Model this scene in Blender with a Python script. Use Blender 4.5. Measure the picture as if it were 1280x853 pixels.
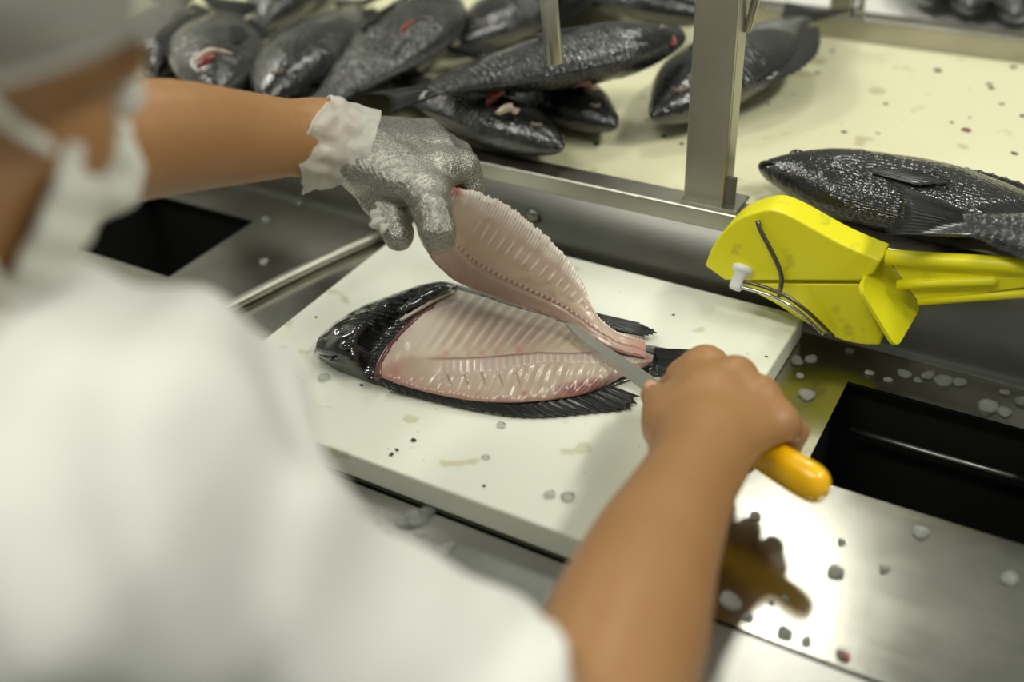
import bpy, bmesh, math, random
import numpy as np
from mathutils import Matrix, Vector
import openvdb

random.seed(7); rng = np.random.default_rng(7)
scene = bpy.context.scene
col = scene.collection
for o in list(bpy.data.objects):
    bpy.data.objects.remove(o)

# ------------------------------------------------------------------ camera
FPX = 1321.5                                    # focal length in pixels of the 1280 px frame
CAM = np.array([0.0, 0.0, 0.55])                # metres above the steel table top (z = 0)
YAW, PIT, ROL = math.radians(-31.2695), math.radians(34.9065), math.radians(-2.8149)
_f = np.array([math.sin(YAW)*math.cos(PIT), math.cos(YAW)*math.cos(PIT), -math.sin(PIT)])
_r = np.array([math.cos(YAW), -math.sin(YAW), 0.0]); _u = np.cross(_r, _f)
_r, _u = _r*math.cos(ROL)+_u*math.sin(ROL), -_r*math.sin(ROL)+_u*math.cos(ROL)
cd = bpy.data.cameras.new('camera'); cam = bpy.data.objects.new('camera', cd); col.objects.link(cam)
cd.sensor_width = 36.0; cd.lens = 36.0*FPX/1280.0; cd.clip_start = 0.01
cam.matrix_world = Matrix(((_r[0], _u[0], -_f[0], CAM[0]), (_r[1], _u[1], -_f[1], CAM[1]), (_r[2], _u[2], -_f[2], CAM[2]), (0, 0, 0, 1)))
cd.dof.use_dof = True; cd.dof.focus_distance = 0.875; cd.dof.aperture_fstop = 2.2
scene.camera = cam
def _ray(x, y): return _r*(x-640)/FPX - _u*(y-426.5)/FPX + _f
def Z(x, y, z):                                 # survey: the point at height z seen along a sight line
    d = _ray(x, y); return CAM + d*((z-CAM[2])/d[2])
def YP(x, y, Y): d = _ray(x, y); return CAM + d*(Y/d[1])
def T(x, y, t): return CAM + _ray(x, y)*t

# ------------------------------------------------------------------ world, lamps, exposure
w = bpy.data.worlds.new('world'); scene.world = w; w.use_nodes = True
w.node_tree.nodes['Background'].inputs[0].default_value = (0.80, 0.84, 0.72, 1)
w.node_tree.nodes['Background'].inputs[1].default_value = 0.29
def ceiling_lamp(loc, sx, sy, power):
    l = bpy.data.lights.new('ceiling_lamp', 'AREA'); l.shape = 'RECTANGLE'; l.size = sx; l.size_y = sy
    l.energy = power; l.color = (1.0, 0.985, 0.88)
    o = bpy.data.objects.new('ceiling_lamp', l); col.objects.link(o); o.location = loc
ceiling_lamp((-0.50, 2.10, 1.9), 0.20, 0.60, 10.5)
ceiling_lamp((1.05, 0.9, 1.9), 0.22, 1.3, 33)
ceiling_lamp((-0.7, -0.35, 1.9), 1.3, 0.22, 22)
ceiling_lamp((-2.3, 1.25, 1.9), 0.30, 1.1, 26)
vs = scene.view_settings
vs.view_transform = 'Standard'; vs.look = 'None'; vs.exposure = 0.0; vs.gamma = 1.0; vs.use_curve_mapping = False

# ------------------------------------------------------------------ helpers: objects
def tag(o, label=None, cat=None, group=None, kind=None):
    if label: o['label'] = label
    if cat: o['category'] = cat
    if group: o['group'] = group
    if kind: o['kind'] = kind
    return o
def empty(name, loc, label, cat, group=None):
    o = bpy.data.objects.new(name, None); col.objects.link(o); o.location = loc; o.empty_display_size = 0.02
    return tag(o, label, cat, group)
def mesh(name, V, F, mat, parent=None, smooth=True, local=False):
    me = bpy.data.meshes.new(name)
    V = np.asarray(V, float)
    me.from_pydata(V.tolist(), [], [tuple(int(i) for i in q) for q in F]); me.update()
    return link(name, me, mat, parent, smooth, local)
def link(name, me, mat, parent=None, smooth=True, local=False):
    if mat is not None and not me.materials: me.materials.append(mat)
    if smooth: me.polygons.foreach_set('use_smooth', [True]*len(me.polygons))
    o = bpy.data.objects.new(name, me); col.objects.link(o)
    if parent is not None:
        o.parent = parent
        if not local:                            # vertices are in world metres, parents are unrotated
            p = parent.location.copy(); q = parent.parent
            while q: p += q.location; q = q.parent
            o.location = -p
    return o
def colour(o, C):                                # per-vertex pigment
    a = o.data.color_attributes.new('pigment', 'FLOAT_COLOR', 'POINT')
    C = np.concatenate([C, np.ones((len(C), 1))], 1).astype(np.float32)
    a.data.foreach_set('color', C.ravel())
def uvs(o, UV):
    l = o.data.uv_layers.new(name='UVMap'); idx = np.empty(len(o.data.loops), np.int32)
    o.data.loops.foreach_get('vertex_index', idx); l.data.foreach_set('uv', UV[idx].astype(np.float32).ravel())
def bevel(o, w, seg=2):
    m = o.modifiers.new('bevel', 'BEVEL'); m.width = w; m.segments = seg; m.limit_method = 'ANGLE'; return o
def box(name, a, b, mat, parent=None, bw=0.001, seg=2):
    x0, y0, z0 = a; x1, y1, z1 = b
    V = [(x, y, z) for z in (z0, z1) for y in (y0, y1) for x in (x0, x1)]
    F = [(0, 2, 3, 1), (4, 5, 7, 6), (0, 1, 5, 4), (2, 6, 7, 3), (0, 4, 6, 2), (1, 3, 7, 5)]
    o = mesh(name, V, F, mat, parent, smooth=False)
    if bw: bevel(o, bw, seg)
    return o
def catmull(P, n):
    P = np.asarray(P, float); k = len(P); u = np.linspace(0, k-1, n); i = np.clip(u.astype(int), 0, k-2); f = (u-i)[:, None]
    g = lambda j: P[np.clip(j, 0, k-1)]
    p0, p1, p2, p3 = g(i-1), g(i), g(i+1), g(i+2)
    p0 = np.where((i == 0)[:, None], 2*p1-p2, p0); p3 = np.where((i == k-2)[:, None], 2*p2-p1, p3)
    return 0.5*((2*p1)+(-p0+p2)*f+(2*p0-5*p1+4*p2-p3)*f**2+(-p0+3*p1-3*p2+p3)*f**3)
def arc(P, n):                                    # catmull, even steps of length
    Q = catmull(P, 400); d = np.r_[0, np.cumsum(np.linalg.norm(np.diff(Q, axis=0), axis=1))]
    s = np.linspace(0, d[-1], n); return np.stack([np.interp(s, d, Q[:, k]) for k in range(Q.shape[1])], 1)
def tube_geo(P, R, n=12, cap=True):
    P = np.asarray(P, float); m = len(P); R = np.broadcast_to(np.asarray(R, float), (m,))
    t = np.gradient(P, axis=0); t /= np.linalg.norm(t, axis=1)[:, None]
    a = np.array([0, 0, 1.0]) if abs(t[0, 2]) < .9 else np.array([1.0, 0, 0])
    V = []; nrm = np.cross(t[0], a); nrm /= np.linalg.norm(nrm)
    for i in range(m):
        nrm = nrm-t[i]*(nrm@t[i]); nrm /= np.linalg.norm(nrm); b = np.cross(t[i], nrm)
        for k in range(n):
            th = 2*math.pi*k/n; V.append(P[i]+R[i]*(math.cos(th)*nrm+math.sin(th)*b))
    F = [(i*n+k, i*n+(k+1) % n, (i+1)*n+(k+1) % n, (i+1)*n+k) for i in range(m-1) for k in range(n)]
    if cap:
        F.append(tuple(range(n))[::-1]); F.append(tuple((m-1)*n+k for k in range(n)))
    return np.array(V), F
def tube(name, P, R, mat, parent=None, n=12): return mesh(name, *tube_geo(P, R, n), mat, parent)
def merge(*geos):
    V = []; F = []; k = 0
    for v, f in geos:
        V.append(np.asarray(v)); F += [tuple(i+k for i in q) for q in f]; k += len(v)
    return np.concatenate(V), F
def grid_faces(nu, nv, wrap=False):
    return [(i*nv+j, (i+1)*nv+j, (i+1)*nv+(j+1) % nv, i*nv+(j+1) % nv) for i in range(nu-1) for j in range(nv if wrap else nv-1)]
def hashv(i, j, k): 
    h = (i*374761393+j*668265263+k*2147483647 & 0xffffffff); h = ((h ^ (h >> 13))*1274126177) & 0xffffffff
    return ((h ^ (h >> 16)) & 0xffff)/65535.0
def noise(P, s):                                  # value noise, -1..1
    Q = np.asarray(P, float)/s; I = np.floor(Q).astype(np.int64); f = Q-I; f = f*f*(3-2*f); r = 0
    for a in (0, 1):
        for b in (0, 1):
            for c in (0, 1):
                wgt = (f[..., 0] if a else 1-f[..., 0])*(f[..., 1] if b else 1-f[..., 1])*(f[..., 2] if c else 1-f[..., 2])
                r = r+wgt*hashv(I[..., 0]+a, I[..., 1]+b, I[..., 2]+c)
    return r*2-1
def sm(a, b, x): t = np.clip((x-a)/(b-a), 0, 1); return t*t*(3-2*t)

# ------------------------------------------------------------------ helpers: organic surfaces from blended solids
class Solid:
    def __init__(s): s.p = []
    def cone(s, a, b, ra, rb, k=.006, flat=None, fl=1.0, sub=False):
        s.p.append(('c', np.array(a, float), np.array(b, float), ra, rb, k, None if flat is None else np.array(flat, float)/np.linalg.norm(flat), fl, sub)); return s
    def ell(s, c, ax, rad, k=.01, sub=False):
        s.p.append(('e', np.array(c, float), np.array(ax, float), np.array(rad, float), 0, k, None, 1, sub)); return s
    def chain(s, pts, k=.006, **kw):
        for (a, ra), (b, rb) in zip(pts[:-1], pts[1:]): s.cone(a, b, ra, rb, k, **kw)
        return s
    def one(s, p, P):
        if p[0] == 'c':
            _, a, b, ra, rb, k, n, fl, sub = p
            q = P-a; ba = b-a
            h = np.clip(q@ba/(ba@ba), 0, 1); d = q-h[..., None]*ba
            if n is not None: d = d+(d@n)[..., None]*n*(fl-1)
            return np.sqrt((d*d).sum(-1))-(ra+(rb-ra)*h)
        _, c, ax, rad = p[:4]
        q = (P-c)@ax.T; k0 = np.sqrt(((q/rad)**2).sum(-1)); k1 = np.sqrt(((q/rad**2)**2).sum(-1))+1e-9
        return k0*(k0-1)/k1
    def ev(s, P, which=None):
        d = None
        for i, p in enumerate(s.p):
            if which is not None and not which[i]: continue
            e = s.one(p, P); k = p[5]
            if d is None: d = e if not p[8] else np.full(P.shape[:-1], .5); continue
            if p[8]: d = -smin(-d, e, k)
            else: d = smin(d, e, k)
        return d if d is not None else np.full(P.shape[:-1], .5)
def smin(a, b, k):
    h = np.maximum(k-np.abs(a-b), 0)/k
    return np.minimum(a, b)-h*h*k*.25
def solid_mesh(sol, lo, hi, vox, post=None, reach=.012):
    lo = np.array(lo, float); hi = np.array(hi, float); B = 20
    nb = np.ceil((hi-lo)/vox/B).astype(int); A = np.full(nb*B, 3*vox, np.float32)
    hd = B*vox*.5*math.sqrt(3)
    off = np.stack(np.meshgrid(*[np.arange(B)]*3, indexing='ij'), -1)*vox
    for bi in np.ndindex(*nb):
        o = lo+np.array(bi)*B*vox; c = (o+B*vox*.5)[None]
        ds = np.array([abs(sol.one(p, c)[0]) if p[8] else sol.one(p, c)[0] for p in sol.p])
        add = np.array([not p[8] for p in sol.p]); dm = ds[add].min()
        if dm > hd+reach: continue
        wh = ds < max(dm, 0)+2*hd+.03
        d = sol.ev(o+off, wh)
        if post is not None: d = post(o+off, d)
        sl = tuple(slice(b*B, b*B+B) for b in bi); A[sl] = np.clip(d, -3*vox, 3*vox)
    g = openvdb.FloatGrid(3*vox); g.copyFromArray(A); pts, tri, quads = g.convertToPolygons(isovalue=0.0, adaptivity=0.0)
    V = pts*vox+lo; F = [tuple(q) for q in quads]+[tuple(t) for t in tri]
    # orientation
    q = V[np.array(quads[:2000])]; n = np.cross(q[:, 1]-q[:, 0], q[:, 2]-q[:, 0]); cc = q.mean(1)
    e = vox*.6; nn = n/(np.linalg.norm(n, axis=1)[:, None]+1e-12)
    if sol.ev(cc+nn*e).mean() < sol.ev(cc-nn*e).mean(): F = [f[::-1] for f in F]
    return V, F

# ------------------------------------------------------------------ helpers: materials
def M(name, base, rough=.5, metal=0.0, **kw):
    m = bpy.data.materials.new(name); m.use_nodes = True; nt = m.node_tree; b = nt.nodes['Principled BSDF']
    b.inputs['Base Color'].default_value = (*base, 1); b.inputs['Roughness'].default_value = rough; b.inputs['Metallic'].default_value = metal
    if 'coat' in kw: b.inputs['Coat Weight'].default_value = kw['coat']; b.inputs['Coat Roughness'].default_value = kw.get('coat_r', .08)
    if 'sss' in kw:
        b.inputs['Subsurface Weight'].default_value = kw['sss']; b.inputs['Subsurface Radius'].default_value = kw.get('rad', (1, .4, .25)); b.inputs['Subsurface Scale'].default_value = kw.get('sc', .004)
    if 'trans' in kw: b.inputs['Transmission Weight'].default_value = kw['trans']; b.inputs['IOR'].default_value = kw.get('ior', 1.31)
    if 'spec' in kw: b.inputs['Specular IOR Level'].default_value = kw['spec']
    m['b'] = 1
    return m
class N:                                          # tiny node-graph writer
    def __init__(s, m): s.t = m.node_tree; s.b = s.t.nodes['Principled BSDF']; s.o = s.t.nodes['Material Output']
    def n(s, kind, **kw):
        x = s.t.nodes.new('ShaderNode'+kind)
        for k, v in kw.items():
            if k.startswith('_'): setattr(x, k[1:], v)
            else:
                i = x.inputs[int(k[1:])] if k[0] == 'i' and k[1:].isdigit() else x.inputs[k]
                if isinstance(v, bpy.types.NodeSocket): s.t.links.new(v, i)
                else: i.default_value = v
        return x
    def l(s, a, b): s.t.links.new(a, b)
    def coord(s, which='Object', scale=(1, 1, 1), rot=(0, 0, 0)):
        c = s.n('TexCoord').outputs[which]; m = s.n('Mapping'); s.l(c, m.inputs[0]); m.inputs['Scale'].default_value = scale; m.inputs['Rotation'].default_value = rot; return m.outputs[0]
    def noise(s, vec, scale, detail=3, rough=.5): return s.n('TexNoise', Vector=vec, Scale=scale, Detail=detail, Roughness=rough).outputs['Fac']
    def ramp(s, fac, *stops):
        r = s.n('ValToRGB'); s.l(fac, r.inputs[0]); e = r.color_ramp.elements
        while len(e) < len(stops): e.new(.5)
        for el, (p, c) in zip(e, stops): el.position = p; el.color = (*c, 1) if len(c) == 3 else c
        return r.outputs[0]
    def mix(s, fac, a, b, mode='MIX'):
        x = s.n('Mix', _data_type='RGBA', _blend_type=mode)
        for sock, v in ((x.inputs[0], fac), (x.inputs[6], a), (x.inputs[7], b)):
            if isinstance(v, bpy.types.NodeSocket): s.l(v, sock)
            else: sock.default_value = v if not isinstance(v, tuple) else ((*v, 1) if len(v) == 3 else v)
        return x.outputs[2]
    def math(s, op, a, b=0.0):
        x = s.n('Math', _operation=op)
        for sock, v in ((x.inputs[0], a), (x.inputs[1], b)):
            if isinstance(v, bpy.types.NodeSocket): s.l(v, sock)
            else: sock.default_value = v
        return x.outputs[0]
    def bump(s, h, strength=.3, dist=.001, prev=None):
        x = s.n('Bump', Strength=strength, Distance=dist, Height=h)
        if prev is not None: s.l(prev, x.inputs['Normal'])
        return x.outputs[0]
    def set(s, **kw):
        for k, v in kw.items():
            i = s.b.inputs[k.replace('_', ' ')]
            if isinstance(v, bpy.types.NodeSocket): s.l(v, i)
            else: i.default_value = v

def steel(name, base=(.43, .43, .40), rough=.28, stretch=(3, 220, 3), scratch=.15, blot=.0):
    m = M(name, base, rough, 1.0); g = N(m)
    c = g.coord('Object', stretch); a = g.noise(c, 4, 4, .6)
    c2 = g.coord('Object'); b = g.noise(c2, 9, 5, .6)
    g.set(Roughness=g.math('ADD', g.math('MULTIPLY', a, .10), g.math('ADD', g.math('MULTIPLY', b, .16), rough-.13)))
    g.set(Normal=g.bump(a, scratch, .0004))
    g.set(Base_Color=g.mix(g.ramp(b, (.35, (0, 0, 0)), (.7, (1, 1, 1))), tuple(x*.82 for x in base), base))
    return m
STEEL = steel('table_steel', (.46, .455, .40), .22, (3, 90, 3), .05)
STEEL_F = steel('front_steel', (.46, .46, .43), .32, (120, 6, 6), .35)
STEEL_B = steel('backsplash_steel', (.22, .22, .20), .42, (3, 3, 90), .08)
STEEL_R = steel('rail_steel', (.52, .50, .43), .36, (60, 3, 3), .1)
STEEL_P = steel('post_steel', (.50, .48, .41), .40, (60, 60, 2), .1)
WIRE = M('dark_wire', (.16, .15, .13), .35, 1.0)
BIN = M('black_bin', (.006, .006, .006), .55)
FLOOR = M('floor_tile', (.10, .10, .09), .5)
WALL_B = M('wall_back_paint', (.30, .31, .28), .5)
WALL = M('wall_paint', (.78, .78, .70), .5)

def plastic_board(name, base, spot, wear, coat=.15, seed=0.0):
    m = M(name, base, .42, 0, sss=.25, sc=.004, rad=(1, .95, .7)); g = N(m); c = g.coord('Object')
    n1 = g.noise(c, 34+seed, 2, .4); n2 = g.noise(c, 7, 4, .6); n3 = g.noise(c, 160, 2, .5)
    s1 = g.ramp(n1, (.655, (0, 0, 0)), (.71, (1, 1, 1))); s2 = g.ramp(n2, (.5, (0, 0, 0)), (.78, (1, 1, 1)))
    cc = g.mix(g.math('MULTIPLY', s2, .35), base, wear); cc = g.mix(g.math('MULTIPLY', s1, .55), cc, spot)
    s3 = g.ramp(n3, (.73, (0, 0, 0)), (.77, (1, 1, 1))); cc = g.mix(g.math('MULTIPLY', s3, .5), cc, (.14, .12, .05))
    cs = g.coord('Object', (2, 60, 2), (0, 0, .5)); ns = g.noise(cs, 8, 3, .6)
    g.set(Base_Color=cc, Roughness=g.math('ADD', g.math('MULTIPLY', n2, .3), .2), Normal=g.bump(ns, .12, .0006, g.bump(n3, .1, .0005)))
    return m
BOARD = plastic_board('cutting_board_plastic', (.80, .82, .72), (.50, .47, .26), (.68, .68, .45))
BELT = plastic_board('belt_plastic', (.78, .76, .52), (.42, .37, .20), (.70, .66, .38), seed=-8)

YEL = M('sheath_yellow', (.86, .80, .012), .38, 0, sss=.1, sc=.003)
g = N(YEL); c = g.coord('Object'); n1 = g.noise(c, 45, 3, .55)
g.set(Base_Color=g.mix(g.math('MULTIPLY', g.ramp(n1, (.63, (0, 0, 0)), (.72, (1, 1, 1))), .45), (.86, .80, .012), (.40, .34, .03)))
HANDLE = M('handle_yellow', (.95, .52, .004), .3, 0, coat=.4)
BLADE = M('blade_steel', (.62, .62, .60), .18, 1.0)
PEG = M('white_plastic', (.82, .82, .78), .4)

SKIN = M('skin', (.36, .18, .072), .46, 0, sss=.12, sc=.006, rad=(1, .42, .22)); g = N(SKIN); c = g.coord('Object')
n1 = g.noise(c, 18, 4, .6); n2 = g.noise(c, 420, 3, .6)
g.set(Base_Color=g.mix(n1, (.31, .150, .055), (.39, .205, .085)), Normal=g.bump(n2, .12, .0006), Roughness=.45)
NAIL = M('nail', (.62, .36, .24), .25, 0, coat=.4)
EYE_W = M('eye_white', (.7, .68, .64), .2); EYE_D = M('eye_dark', (.02, .012, .008), .15)
HAIR = M('hair_dark', (.012, .009, .007), .5)
def cloth(name, base, sc=600, **kw):
    m = M(name, base, .85, 0, **kw); g = N(m); n = g.noise(g.coord('Object'), sc, 2); n2 = g.noise(g.coord('Object'), 22, 3)
    g.set(Normal=g.bump(n, .2, .0005, g.bump(n2, .35, .004))); return m
SHIRT = cloth('white_cotton', (.70, .70, .665)); MASK = cloth('mask_paper', (.74, .74, .68)); TROUS = cloth('white_trousers', (.7, .7, .67))
CAP = cloth('hairnet_cloth', (.46, .46, .42)); g = N(CAP); tp = g.n('BsdfTransparent'); mx = g.n('MixShader', i0=.42); g.l(g.b.outputs[0], mx.inputs[1]); g.l(tp.outputs[0], mx.inputs[2]); g.l(mx.outputs[0], g.o.inputs[0]); BOOT = M('white_rubber', (.7, .7, .68), .4)
GLOVE = M('ring_mesh', (.50, .49, .44), .36, .8); g = N(GLOVE); c = g.coord('Object', (1, 1, 1), (.3, .5, .7))
v = g.n('TexVoronoi', Vector=c, Scale=620, Randomness=.35); d = v.outputs['Distance']
g.set(Normal=g.bump(d, .8, .0009), Base_Color=g.ramp(d, (.15, (.62, .61, .55)), (.6, (.20, .195, .17))))
CUFF = M('thin_plastic', (.80, .79, .72), .35, 0); g = N(CUFF)
tr = g.n('BsdfTranslucent', Color=(.8, .78, .7, 1)); ms = g.n('MixShader', i0=.35); g.l(g.b.outputs[0], ms.inputs[1]); g.l(tr.outputs[0], ms.inputs[2])
tp = g.n('BsdfTransparent'); m2 = g.n('MixShader', i0=.22); g.l(ms.outputs[0], m2.inputs[1]); g.l(tp.outputs[0], m2.inputs[2]); g.l(m2.outputs[0], g.o.inputs[0])
g.set(Normal=g.bump(g.noise(g.coord('Object'), 90, 3), .5, .003))
ICE = M('ice', (.93, .95, .93), .08, 0, trans=.9, ior=1.31); g = N(ICE); g.set(Normal=g.bump(g.noise(g.coord('Object'), 160, 3), .5, .002), Roughness=.1)

def fish_skin(name, dark, light, bel, su=56, sv=34):
    m = M(name, dark, .3, 0, coat=.9, coat_r=.07, spec=.5); g = N(m); uv = g.n('TexCoord').outputs['UV']
    mp = g.n('Mapping'); g.l(uv, mp.inputs[0]); mp.inputs['Scale'].default_value = (su, sv, 1)
    v = g.n('TexVoronoi', _voronoi_dimensions='2D', Vector=mp.outputs[0], Scale=1, Randomness=.4)
    c = g.coord('Object'); n1 = g.noise(c, 16, 4, .6); n2 = g.noise(c, 70, 3, .6)
    sx = g.n('SeparateXYZ', Vector=uv).outputs[0]
    scl = g.n('MapRange', Value=sx, i1=.2, i2=.27, i3=0.0, i4=1.0).outputs[0]
    h = g.math('MULTIPLY', v.outputs['Distance'], scl)
    cc = g.mix(g.ramp(n1, (.38, (0, 0, 0)), (.72, (1, 1, 1))), dark, light)
    cc = g.mix(g.math('MULTIPLY', g.math('MULTIPLY', g.ramp(v.outputs['Distance'], (.25, (1, 1, 1)), (.6, (0, 0, 0))), scl), .16), cc, bel)
    cc = g.mix(g.ramp(n2, (.62, (0, 0, 0)), (.74, (.5, .5, .5))), cc, bel)
    nb_ = g.bump(h, .55, .0020, g.bump(g.noise(c, 48, 3, .6), .5, .0035, g.bump(n2, .3, .0012)))
    g.set(Base_Color=cc, Normal=nb_, Coat_Normal=nb_, Roughness=g.math('ADD', g.math('MULTIPLY', n2, .2), .10))
    return m
FISH = [fish_skin('fish_skin_black', (.004, .004, .0045), (.016, .017, .018), (.07, .073, .078)),
        fish_skin('fish_skin_grey', (.007, .0072, .0078), (.045, .045, .043), (.13, .13, .12)),
        fish_skin('fish_skin_slate', (.005, .0055, .0065), (.022, .023, .026), (.09, .095, .10))]
FIN = M('fin_black', (.005, .005, .006), .3, 0, coat=.4); g = N(FIN); g.set(Normal=g.bump(g.n('TexWave', Vector=g.coord('UV', (30, 1, 1)), Scale=1.0, Distortion=.6).outputs[0], .7, .002))
FIN_P = M('fin_pink', (.35, .17, .14), .4, 0, coat=.3)
GUT = M('red_flesh', (.22, .040, .025), .3, 0, coat=.4); GUT_P = M('pale_flesh', (.42, .33, .26), .35, 0, coat=.4)
FEYE = M('fish_eye', (.015, .012, .012), .1, 0, coat=1); FEYE_R = M('fish_eye_ring', (.13, .10, .08), .3); LIP = M('fish_lip', (.035, .032, .030), .3)
FLESH = M('wet_flesh', (.7, .5, .4), .30, 0, sss=.22, sc=.005, rad=(1, .5, .35), coat=.35, coat_r=.15); g = N(FLESH)
at = g.n('Attribute', _attribute_name='pigment'); g.set(Base_Color=at.outputs['Color'], Normal=g.bump(g.noise(g.coord('Object'), 330, 3), .25, .001))

# ------------------------------------------------------------------ the room
fl = box('floor', (-3.2, -1.6, -.92), (3.0, 3.4, -.90), FLOOR, None, 0); tag(fl, kind='structure')
wb = box('wall_back', (-3.2, 3.4, -.90), (3.0, 3.5, 2.1), WALL_B, None, 0); tag(wb, kind='structure')
wl = box('wall_left', (-3.3, -1.6, -.90), (-3.2, 3.4, 2.1), WALL, None, 0); tag(wl, kind='structure')

# ------------------------------------------------------------------ filleting table
tb = empty('filleting_table', (-.35, .6, -.90), 'long stainless steel filleting table with dark chute openings and raised back edge', 'table')
def sheet(name, xs, ys, skip, mat, z=0.0, th=.002):
    V = [(x, y, z) for x in xs for y in ys]; ny = len(ys); F = []
    for i in range(len(xs)-1):
        for j in range(ny-1):
            if (i, j) in skip: continue
            a = i*ny+j; F.append((a, a+ny, a+ny+1, a+1))
    o = mesh(name, V, F, mat, tb, smooth=False); s = o.modifiers.new('s', 'SOLIDIFY'); s.thickness = th; s.offset = -1; return o
sheet('table_top', [-1.30, -.945, -.78, -.125, .040, .60], [.4575, .6165, .748, .809], {(1, 1), (3, 1)}, STEEL)
V = np.array([(-1.3, .4545, -.0008), (.6, .4545, -.0008), (.6, .33, -.004), (-1.3, .33, -.004), (-1.3, .325, -.008), (.6, .325, -.008), (.6, .322, -.05), (-1.3, .322, -.05)])
o = mesh('front_lip', V, [(0, 3, 2, 1), (3, 4, 5, 2), (4, 7, 6, 5)], STEEL_F, tb, smooth=False); s = o.modifiers.new('s', 'SOLIDIFY'); s.thickness = .002; s.offset = -1
box('seam_channel', (-1.3, .452, -.010), (.6, .460, -.004), BIN, tb, 0)
# raised back wall with a small cove at the foot
prof = [(.803, .0006), (.807, .002), (.8085, .006), (.809, .012), (.809, .080)]
V = [(x, y, z) for x in np.linspace(-1.3, .6, 2) for (y, z) in prof]
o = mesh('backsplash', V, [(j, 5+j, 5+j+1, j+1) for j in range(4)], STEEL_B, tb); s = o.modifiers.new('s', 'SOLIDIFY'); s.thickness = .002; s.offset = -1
for X in (-.46, -.62):
    b = Z(0, 0, 0)*0+np.array([X, .8085, .052])
    Vb, Fb = tube_geo([b, b+[0, -.003, 0], b+[0, -.0045, 0]], [.0075, .0075, .004], 16); mesh('bolt', Vb, Fb, STEEL_B, tb)
for x in (-1.25, .55):
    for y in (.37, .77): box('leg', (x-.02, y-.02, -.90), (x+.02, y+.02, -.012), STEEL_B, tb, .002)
for n_, (x0, x1) in enumerate(((-.945, -.78), (-.125, .040))):
    zt, zb = -.012, -.22; y0, y1 = .6165-.012, .748+.012; a, b = x0-.012, x1+.012
    V = [(a, y0, zt), (b, y0, zt), (b, y1, zt), (a, y1, zt), (a+.015, y0+.015, zb), (b-.015, y0+.015, zb), (b-.015, y1-.015, zb), (a+.015, y1-.015, zb)]
    o = mesh('chute_bin', V, [(0, 1, 5, 4), (1, 2, 6, 5), (2, 3, 7, 6), (3, 0, 4, 7), (4, 5, 6, 7)], BIN, tb, smooth=False)
    s = o.modifiers.new('s', 'SOLIDIFY'); s.thickness = .003
for x0, x1 in ((-.115, .030),):
    tube('bin_rim', [(x0, .742, -.045), ((x0+x1)/2, .742, -.045), (x1, .742, -.045)], .003, STEEL_B, tb, 10)
rod = tube('steel_rod', arc([Z(492, 286, .006), Z(372, 341, .006), Z(258, 398, .006), Z(60, 490, .006)], 12), .0058, STEEL_R, None, 14)
tag(rod, 'thin round steel rod lying beside the left edge of the white cutting board', 'rod')
a, b = Z(484, 304, .004), Z(200, 530, .004)
bar = mesh('dark_strip', [(-.612, .792, .0005), (-.594, .792, .0005), (-.594, .40, .0005), (-.612, .40, .0005), (-.612, .792, .004), (-.594, .792, .012), (-.594, .40, .012), (-.612, .40, .004)],
           [(0, 1, 2, 3), (4, 7, 6, 5), (0, 4, 5, 1), (1, 5, 6, 2), (2, 6, 7, 3), (3, 7, 4, 0)], STEEL_B, None, smooth=False)
tag(bar, 'dark bar running along the left side of the cutting board', 'bar'); bevel(bar, .001)  # strip added for the dark line beside the board

# ------------------------------------------------------------------ packing line behind: rails, posts, cream belt
ln = empty('conveyor_line', (-.35, 1.1, -.90), 'raised conveyor with a cream plastic belt framed by stainless steel rails', 'conveyor')
box('belt', (-1.6, .838, .080), (.7, 1.312, .091), BELT, ln, .002)
box('near_rail', (-1.6, .8095, .078), (.7, .838, .0975), STEEL_R, ln, .0022, 3)
box('far_rail', (-1.6, 1.312, .070), (.7, 1.345, .118), STEEL_R, ln, .003, 3)
box('far_belt', (-1.6, 1.345, .070), (.7, 1.95, .100), PEG, ln, .002)
for x in (-1.5, .6):
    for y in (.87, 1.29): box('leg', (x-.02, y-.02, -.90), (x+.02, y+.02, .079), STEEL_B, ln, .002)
# upright post: folded plate with a side flange
pl = Z(857, 247, .0975); pr = Z(905, 258, .0975)
px0, px1 = pl[0], pr[0]; py = .8185
po = box('front_post', (px0, py, .0975), (px1, py+.0045, .62), STEEL_P, ln, .0012)
box('post_flange', (px1-.0045, py+.005, .0975), (px1, py+.026, .62), STEEL_P, ln, .001)
box('post_bracket', (px1+.0008, py+.002, .0975), (px1+.010, py+.006, .128), STEEL_B, ln, .001)
box('post_foot', (px0-.001, py-.0075, .0976), (px1+.016, py+.028, .101), STEEL_R, ln, .001)
hk = YP(945, 0, .84); h2 = YP(934, 38, .84)
tube('post_hook', [hk+[0.002, 0, .05], hk, h2, h2+[-.012, 0, .002]], .0035, STEEL_P, ln, 10)
a = YP(1052, 14, 1.325); box('far_post', (a[0]-.013, 1.314, .118), (a[0]+.013, 1.343, .60), STEEL_P, ln, .001)
a = YP(1076, 12, 1.32); tube('far_hook', [a+[0, 0, .06], a, a+[.006, 0, -.008]], .004, STEEL_P, ln, 8)
# a tube hanging down over the belt
a, b = YP(693, 80, .80), YP(686, 0, .81); dv = (b-a)/np.linalg.norm(b-a)
Vt, Ft = tube_geo([a+dv*s for s in (0, .0005, .05, .2, .5)], [.0072, .0080, .0080, .0080, .0080], 20, cap=False)
Vi, Fi = tube_geo([a+dv*s for s in (.5, .05, 0)], [.0062, .0062, .0068], 20, cap=False)
o = mesh('hanging_tube', *merge((Vt, Ft), (Vi, Fi)), STEEL_P); tag(o, 'grey steel tube hanging above the pile of black fish', 'tube')

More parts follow.
